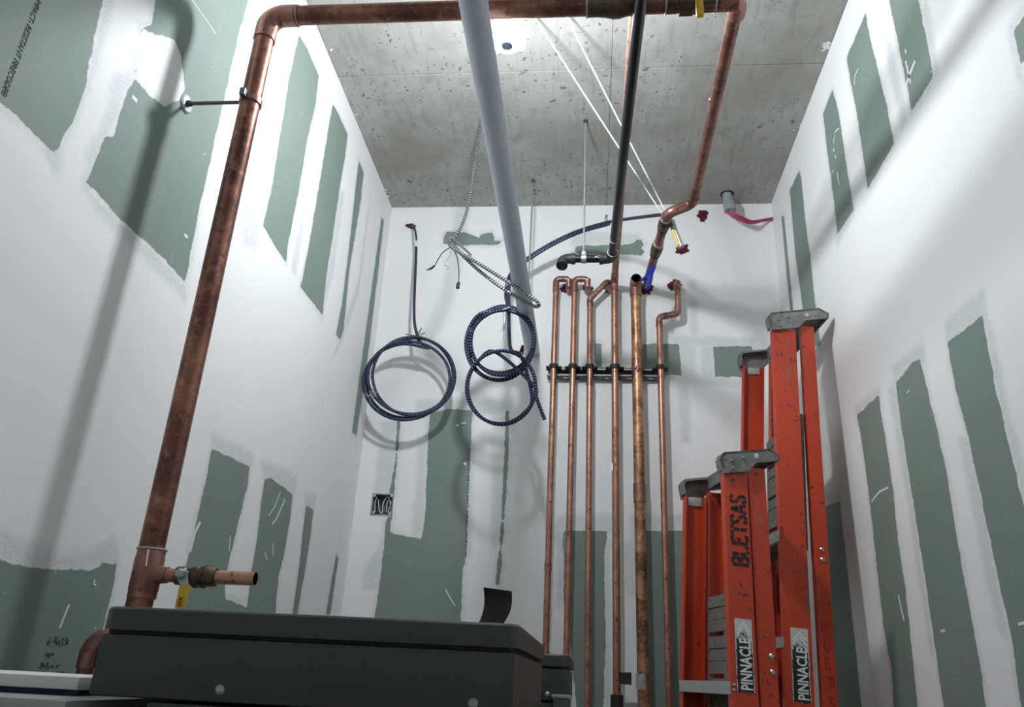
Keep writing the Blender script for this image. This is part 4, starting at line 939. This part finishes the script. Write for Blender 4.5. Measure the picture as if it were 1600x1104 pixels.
    m_.prism([(W1 - .028, 0), (W1, -0.022), (W1 - 0.004, -hr), (W1 - 0.010, -hr), (W1 - 0.008, -0.022), (W1 - 0.032, -0.006)], o_ - u * 0.012, cv, cw, u, span_ + 0.024)
    m_.build('top_cap', 'cap_grey', t)
    for (a, b, rr) in ((W0 + .03, -hf * .45, .0055), (W0 + .03, -hf * .82, .0055), (W0 + .065, -hf * .35, .005), (goff, -hr * .55, .0085)):
        q_ = o_ - u * 0.012 + cv * a + cw * b; MB().sweep([q_ + u * 0.002, q_ - u * 0.002, q_ - u * 0.004], rr, 10, radii=[rr, rr, rr * .6]).build('rivet', 'cap_grey' if rr < .008 else 'screw', t)
    q_ = FTp - u * 0.006; MB().box((-0.02, -0.002, -0.028), (0.026, 0.002, -0.001), 0.001, Matrix.Translation(q_) @ Matrix([[v.x, u.x, 0, 0], [v.y, u.y, 0, 0], [0, 0, 1, 0], [0, 0, 0, 1]])).build('cap_bracket', 'aluminium', t)
    def onfront(z, side):   # point on the rail web at height z
        a, b = (rN[0], rN[1]) if side == 'n' else (rF[0], rF[1]); f = (z - a.z) / (b.z - a.z); return a + (b - a) * f
    # steps
    for z in nsteps:
        a, b = onfront(z, 'n') + u * 0.005, onfront(z, 'f') - u * 0.005
        ss_ = (b - a).length; d = (b - a).normalized()
        m_ = MB(); m_.prism([(-wf / 2 - .004, -.030), (-wf / 2 - .004, 0), (wf / 2 - .004, 0), (wf / 2 - .004, -.018), (wf / 2 - .007, -.018), (wf / 2 - .007, -.003), (-wf / 2 - .001, -.003), (-wf / 2 - .001, -.030)], a, v, (0, 0, 1), d, ss_)
        m_.build('step', 'aluminium', t)
        for k2 in (-.012, .012):
            for p_ in (a - u * .005 + v * k2 * 1.4 + Vector((0, 0, -.012)),):
                pass
    # rear braces
    for i in range(2):
        z = 0.5 + 0.61 * i; a = rNr[0] + (rNr[1] - rNr[0]) * ((z - rNr[0].z) / (rNr[1].z - rNr[0].z)); b = rFr[0] + (rFr[1] - rFr[0]) * ((z - rFr[0].z) / (rFr[1].z - rFr[0].z))
        d = (b - a); m_ = MB(); m_.prism([(0, -.018), (.012, -.018), (.012, .018), (0, .018)], a + d.normalized() * .005, v, (0, 0, 1), d.normalized(), d.length - .01); m_.build('rear_brace', 'aluminium', t)
    # folded slatted pail shelf between the rails
    sh_ = MB(); zc_ = pail_top; slats = []
    pv_ = 0.5 * goff + 0.004
    a = onfront(zc_, 'n') + v * pv_ + u * 0.02; b = onfront(zc_, 'f') + v * pv_ - u * 0.035; d = (b - a); L_ = d.length; d.normalize(); nn = d.cross(Vector((0, 0, 1)))
    up_ = ((rN[1] - rN[0]).normalized() + (rF[1] - rF[0]).normalized()).normalized()
    up_ = (up_ - d * up_.dot(d)).normalized()
    shelf = MB().prism([(L_ - .010, 0.0), (L_, 0.0), (L_, -.44), (L_ - .010, -.44)], a, d, up_, nn, 0.012).prism([(0, 0), (.008, 0), (.008, -.44), (0, -.44)], a, d, up_, nn, 0.012).build('pail_shelf', 'shelf_grey', t)
    for i in range(4):
        zt0 = -0.002 - i * 0.111; m_ = MB()
        for j in range(3):
            z1_ = zt0 - j * 0.0335; m_.prism([(.006, z1_), (L_ - .006, z1_), (L_ - .006, z1_ - .0315), (.006, z1_ - .0315)], a - nn * (0.002 if j != 1 else 0.0), d, up_, nn, 0.010)
        m_.prism([(.006, zt0), (L_ - .006, zt0), (L_ - .006, zt0 - .098), (.006, zt0 - .098)], a + nn * 0.003, d, up_, nn, 0.004)
        o2 = m_.build('slat', 'shelf_grey', shelf)
    # bolts on the rear rail
    def face(rr, z, a=0.0):      # point just outside the rail web, a across it
        q0, q1, vv_, inw = rr; f = (z - q0.z) / (q1.z - q0.z); return q0 + (q1 - q0) * f + vv_ * a - inw * 0.0004, (q1 - q0).normalized(), vv_, inw
    marks(t, face, rN, rNr)
    return t
def bolts(t, face, rr, zs_, a=0.0, r=.007):
    for z in zs_:
        q, d, vv_, inw = face(rr, z, a); MB().sweep([q + inw * .002, q - inw * .002, q - inw * .005], r, 10, radii=[r, r, r * .55]).build('bolt', 'screw', t)
def sticker(t, face, rr, z0, z1, a=0.0, wd=0.048):
    q, d, vv_, inw = face(rr, z0, a); L_ = (z1 - z0) / d.z; h = wd / 2
    vs2 = [q - vv_ * h, q + vv_ * h, q + vv_ * h + d * L_, q - vv_ * h + d * L_]; vs2 += [p - inw * 0.0006 for p in vs2]
    st_ = MB().add(vs2, [[3, 2, 1, 0], [4, 5, 6, 7], [0, 1, 5, 4], [1, 2, 6, 5], [2, 3, 7, 6], [3, 0, 4, 7]], [[(0, 1), (1, 1), (1, 0), (0, 0)], [(0, 0), (1, 0), (1, 1), (0, 1)]] + [[(0, 0)] * 4] * 4).build('label_sticker', 'sticker', t, 0)
    text('brand_lettering', 'PINNACLE', 0.041, q + d * L_ * .03 + vv_ * (h * .72) - inw * .0008, d, -vv_, 'chalk', st_, 0.0003, 0.0011, width=L_ * .70)
    pl = []
    for kk in (0.775, 0.83): pl.append([(L_ * kk, -h * .75), (L_ * (kk + .11), 0), (L_ * kk, h * .75)])
    strokes('logo_chevron', pl, 0.006, q - inw * .0008, d, -vv_, 'chalk', st_, 0.0006)
def zat(px, py, Y): return at(px, py, 'Y', Y).z

def marks_short(t, face, rN, rNr):
    z0, z1 = zat(1155, 881, 2.13), zat(1155, 770, 2.13); q, d, vv_, inw = face(rN, z0, 0.024)
    pl = []; xx = 0; sz = 0.042; pitch = (z1 - z0) / 7 / 0.036
    for ch in 'BLETSAS':
        for s_ in STENCIL[ch]: pl.append([(xx + a * 0.036, b * sz) for a, b in s_])
        xx += (z1 - z0) * 0.147
    strokes('stencil_lettering', pl, 0.0085, q, d, -vv_, 'stencil_ink', t, 0.0006)
    sticker(t, face, rN, zat(1165, 1081, 2.12), zat(1158, 966, 2.12), 0.002, 0.045)
    bolts(t, face, rNr, [zat(1206, 1024, 2.13), zat(1206, 1049, 2.13)], 0.010)
    bolts(t, face, rN, [zat(1145, 1070, 2.12), zat(1145, 1078, 2.12)], -0.029, .004)
def marks_tall(t, face, rN, rNr):
    sticker(t, face, rN, zat(1245, 1096, 2.44), zat(1238, 980, 2.44), 0.004, 0.05)
    bolts(t, face, rNr, [zat(1278, 857, 2.47), zat(1278, 873, 2.47)], 0.002)
    pl = []; z0 = zat(1280, 985, 2.47); q, d, vv_, inw = face(rNr, z0, -0.012)
    hw = {'B': [[(0, 0), (0, 1), (.5, .8), (.1, .55), (.55, .25), (0, 0)]], 'L': [[(.1, 1), (.05, .1), (.4, 0)]], 'E': [[(.5, 1), (0, .95), (0, .5), (.4, .5)], [(0, .5), (0, 0), (.5, .05)]],
          'T': [[(0, 1), (.7, .9)], [(.35, .95), (.35, 0)], [(.7, .9), (.72, .2)]], 'S': [[(.55, .95), (.15, .9), (.1, .6), (.5, .4), (.45, .1), (0, .1)]], 'A': [[(0, 0), (.35, 1), (.6, 0)], [(.15, .4), (.6, .4)]]}
    for i, ch in enumerate('BLETSA'):
        strokes('marker_letter', [[(a * .024 + i * .002, b * .032 - i * .052) for a, b in s_] for s_ in hw[ch]], 0.0024, q, vv_, d, 'red_ink', t, 0.0006)

NTs, FTs = at(1149, 737, 'Y', 2.15), at(1083, 774, 'Y', 2.48); FTs.z = NTs.z
stepladder('stepladder', 'shorter orange stepladder in front, stencilled in black along its rail', NTs, FTs, (-0.05, -0.10), (-0.085, 0.10), 0.066, 0.048, 0.064, (-0.038, 0.135, 0.058, 0.036), marks_short, NTs.z - 0.30, [zat(1100, 1063, 2.32) - 0.305 * i for i in range(4)])
NTt, FTt = at(1225, 514, 'Y', 2.50), at(1175, 574, 'Y', 2.86); FTt.z = NTt.z
stepladder('stepladder', 'taller orange stepladder propped against the right wall', NTt, FTt, (-0.135, -0.12), (-0.17, 0.12), 0.078, 0.042, 0.084, (-0.046, 0.163, 0.064, 0.040), marks_tall, NTt.z - 0.30, [zat(1190, 845, 2.66) - 0.305 * i for i in range(6)])
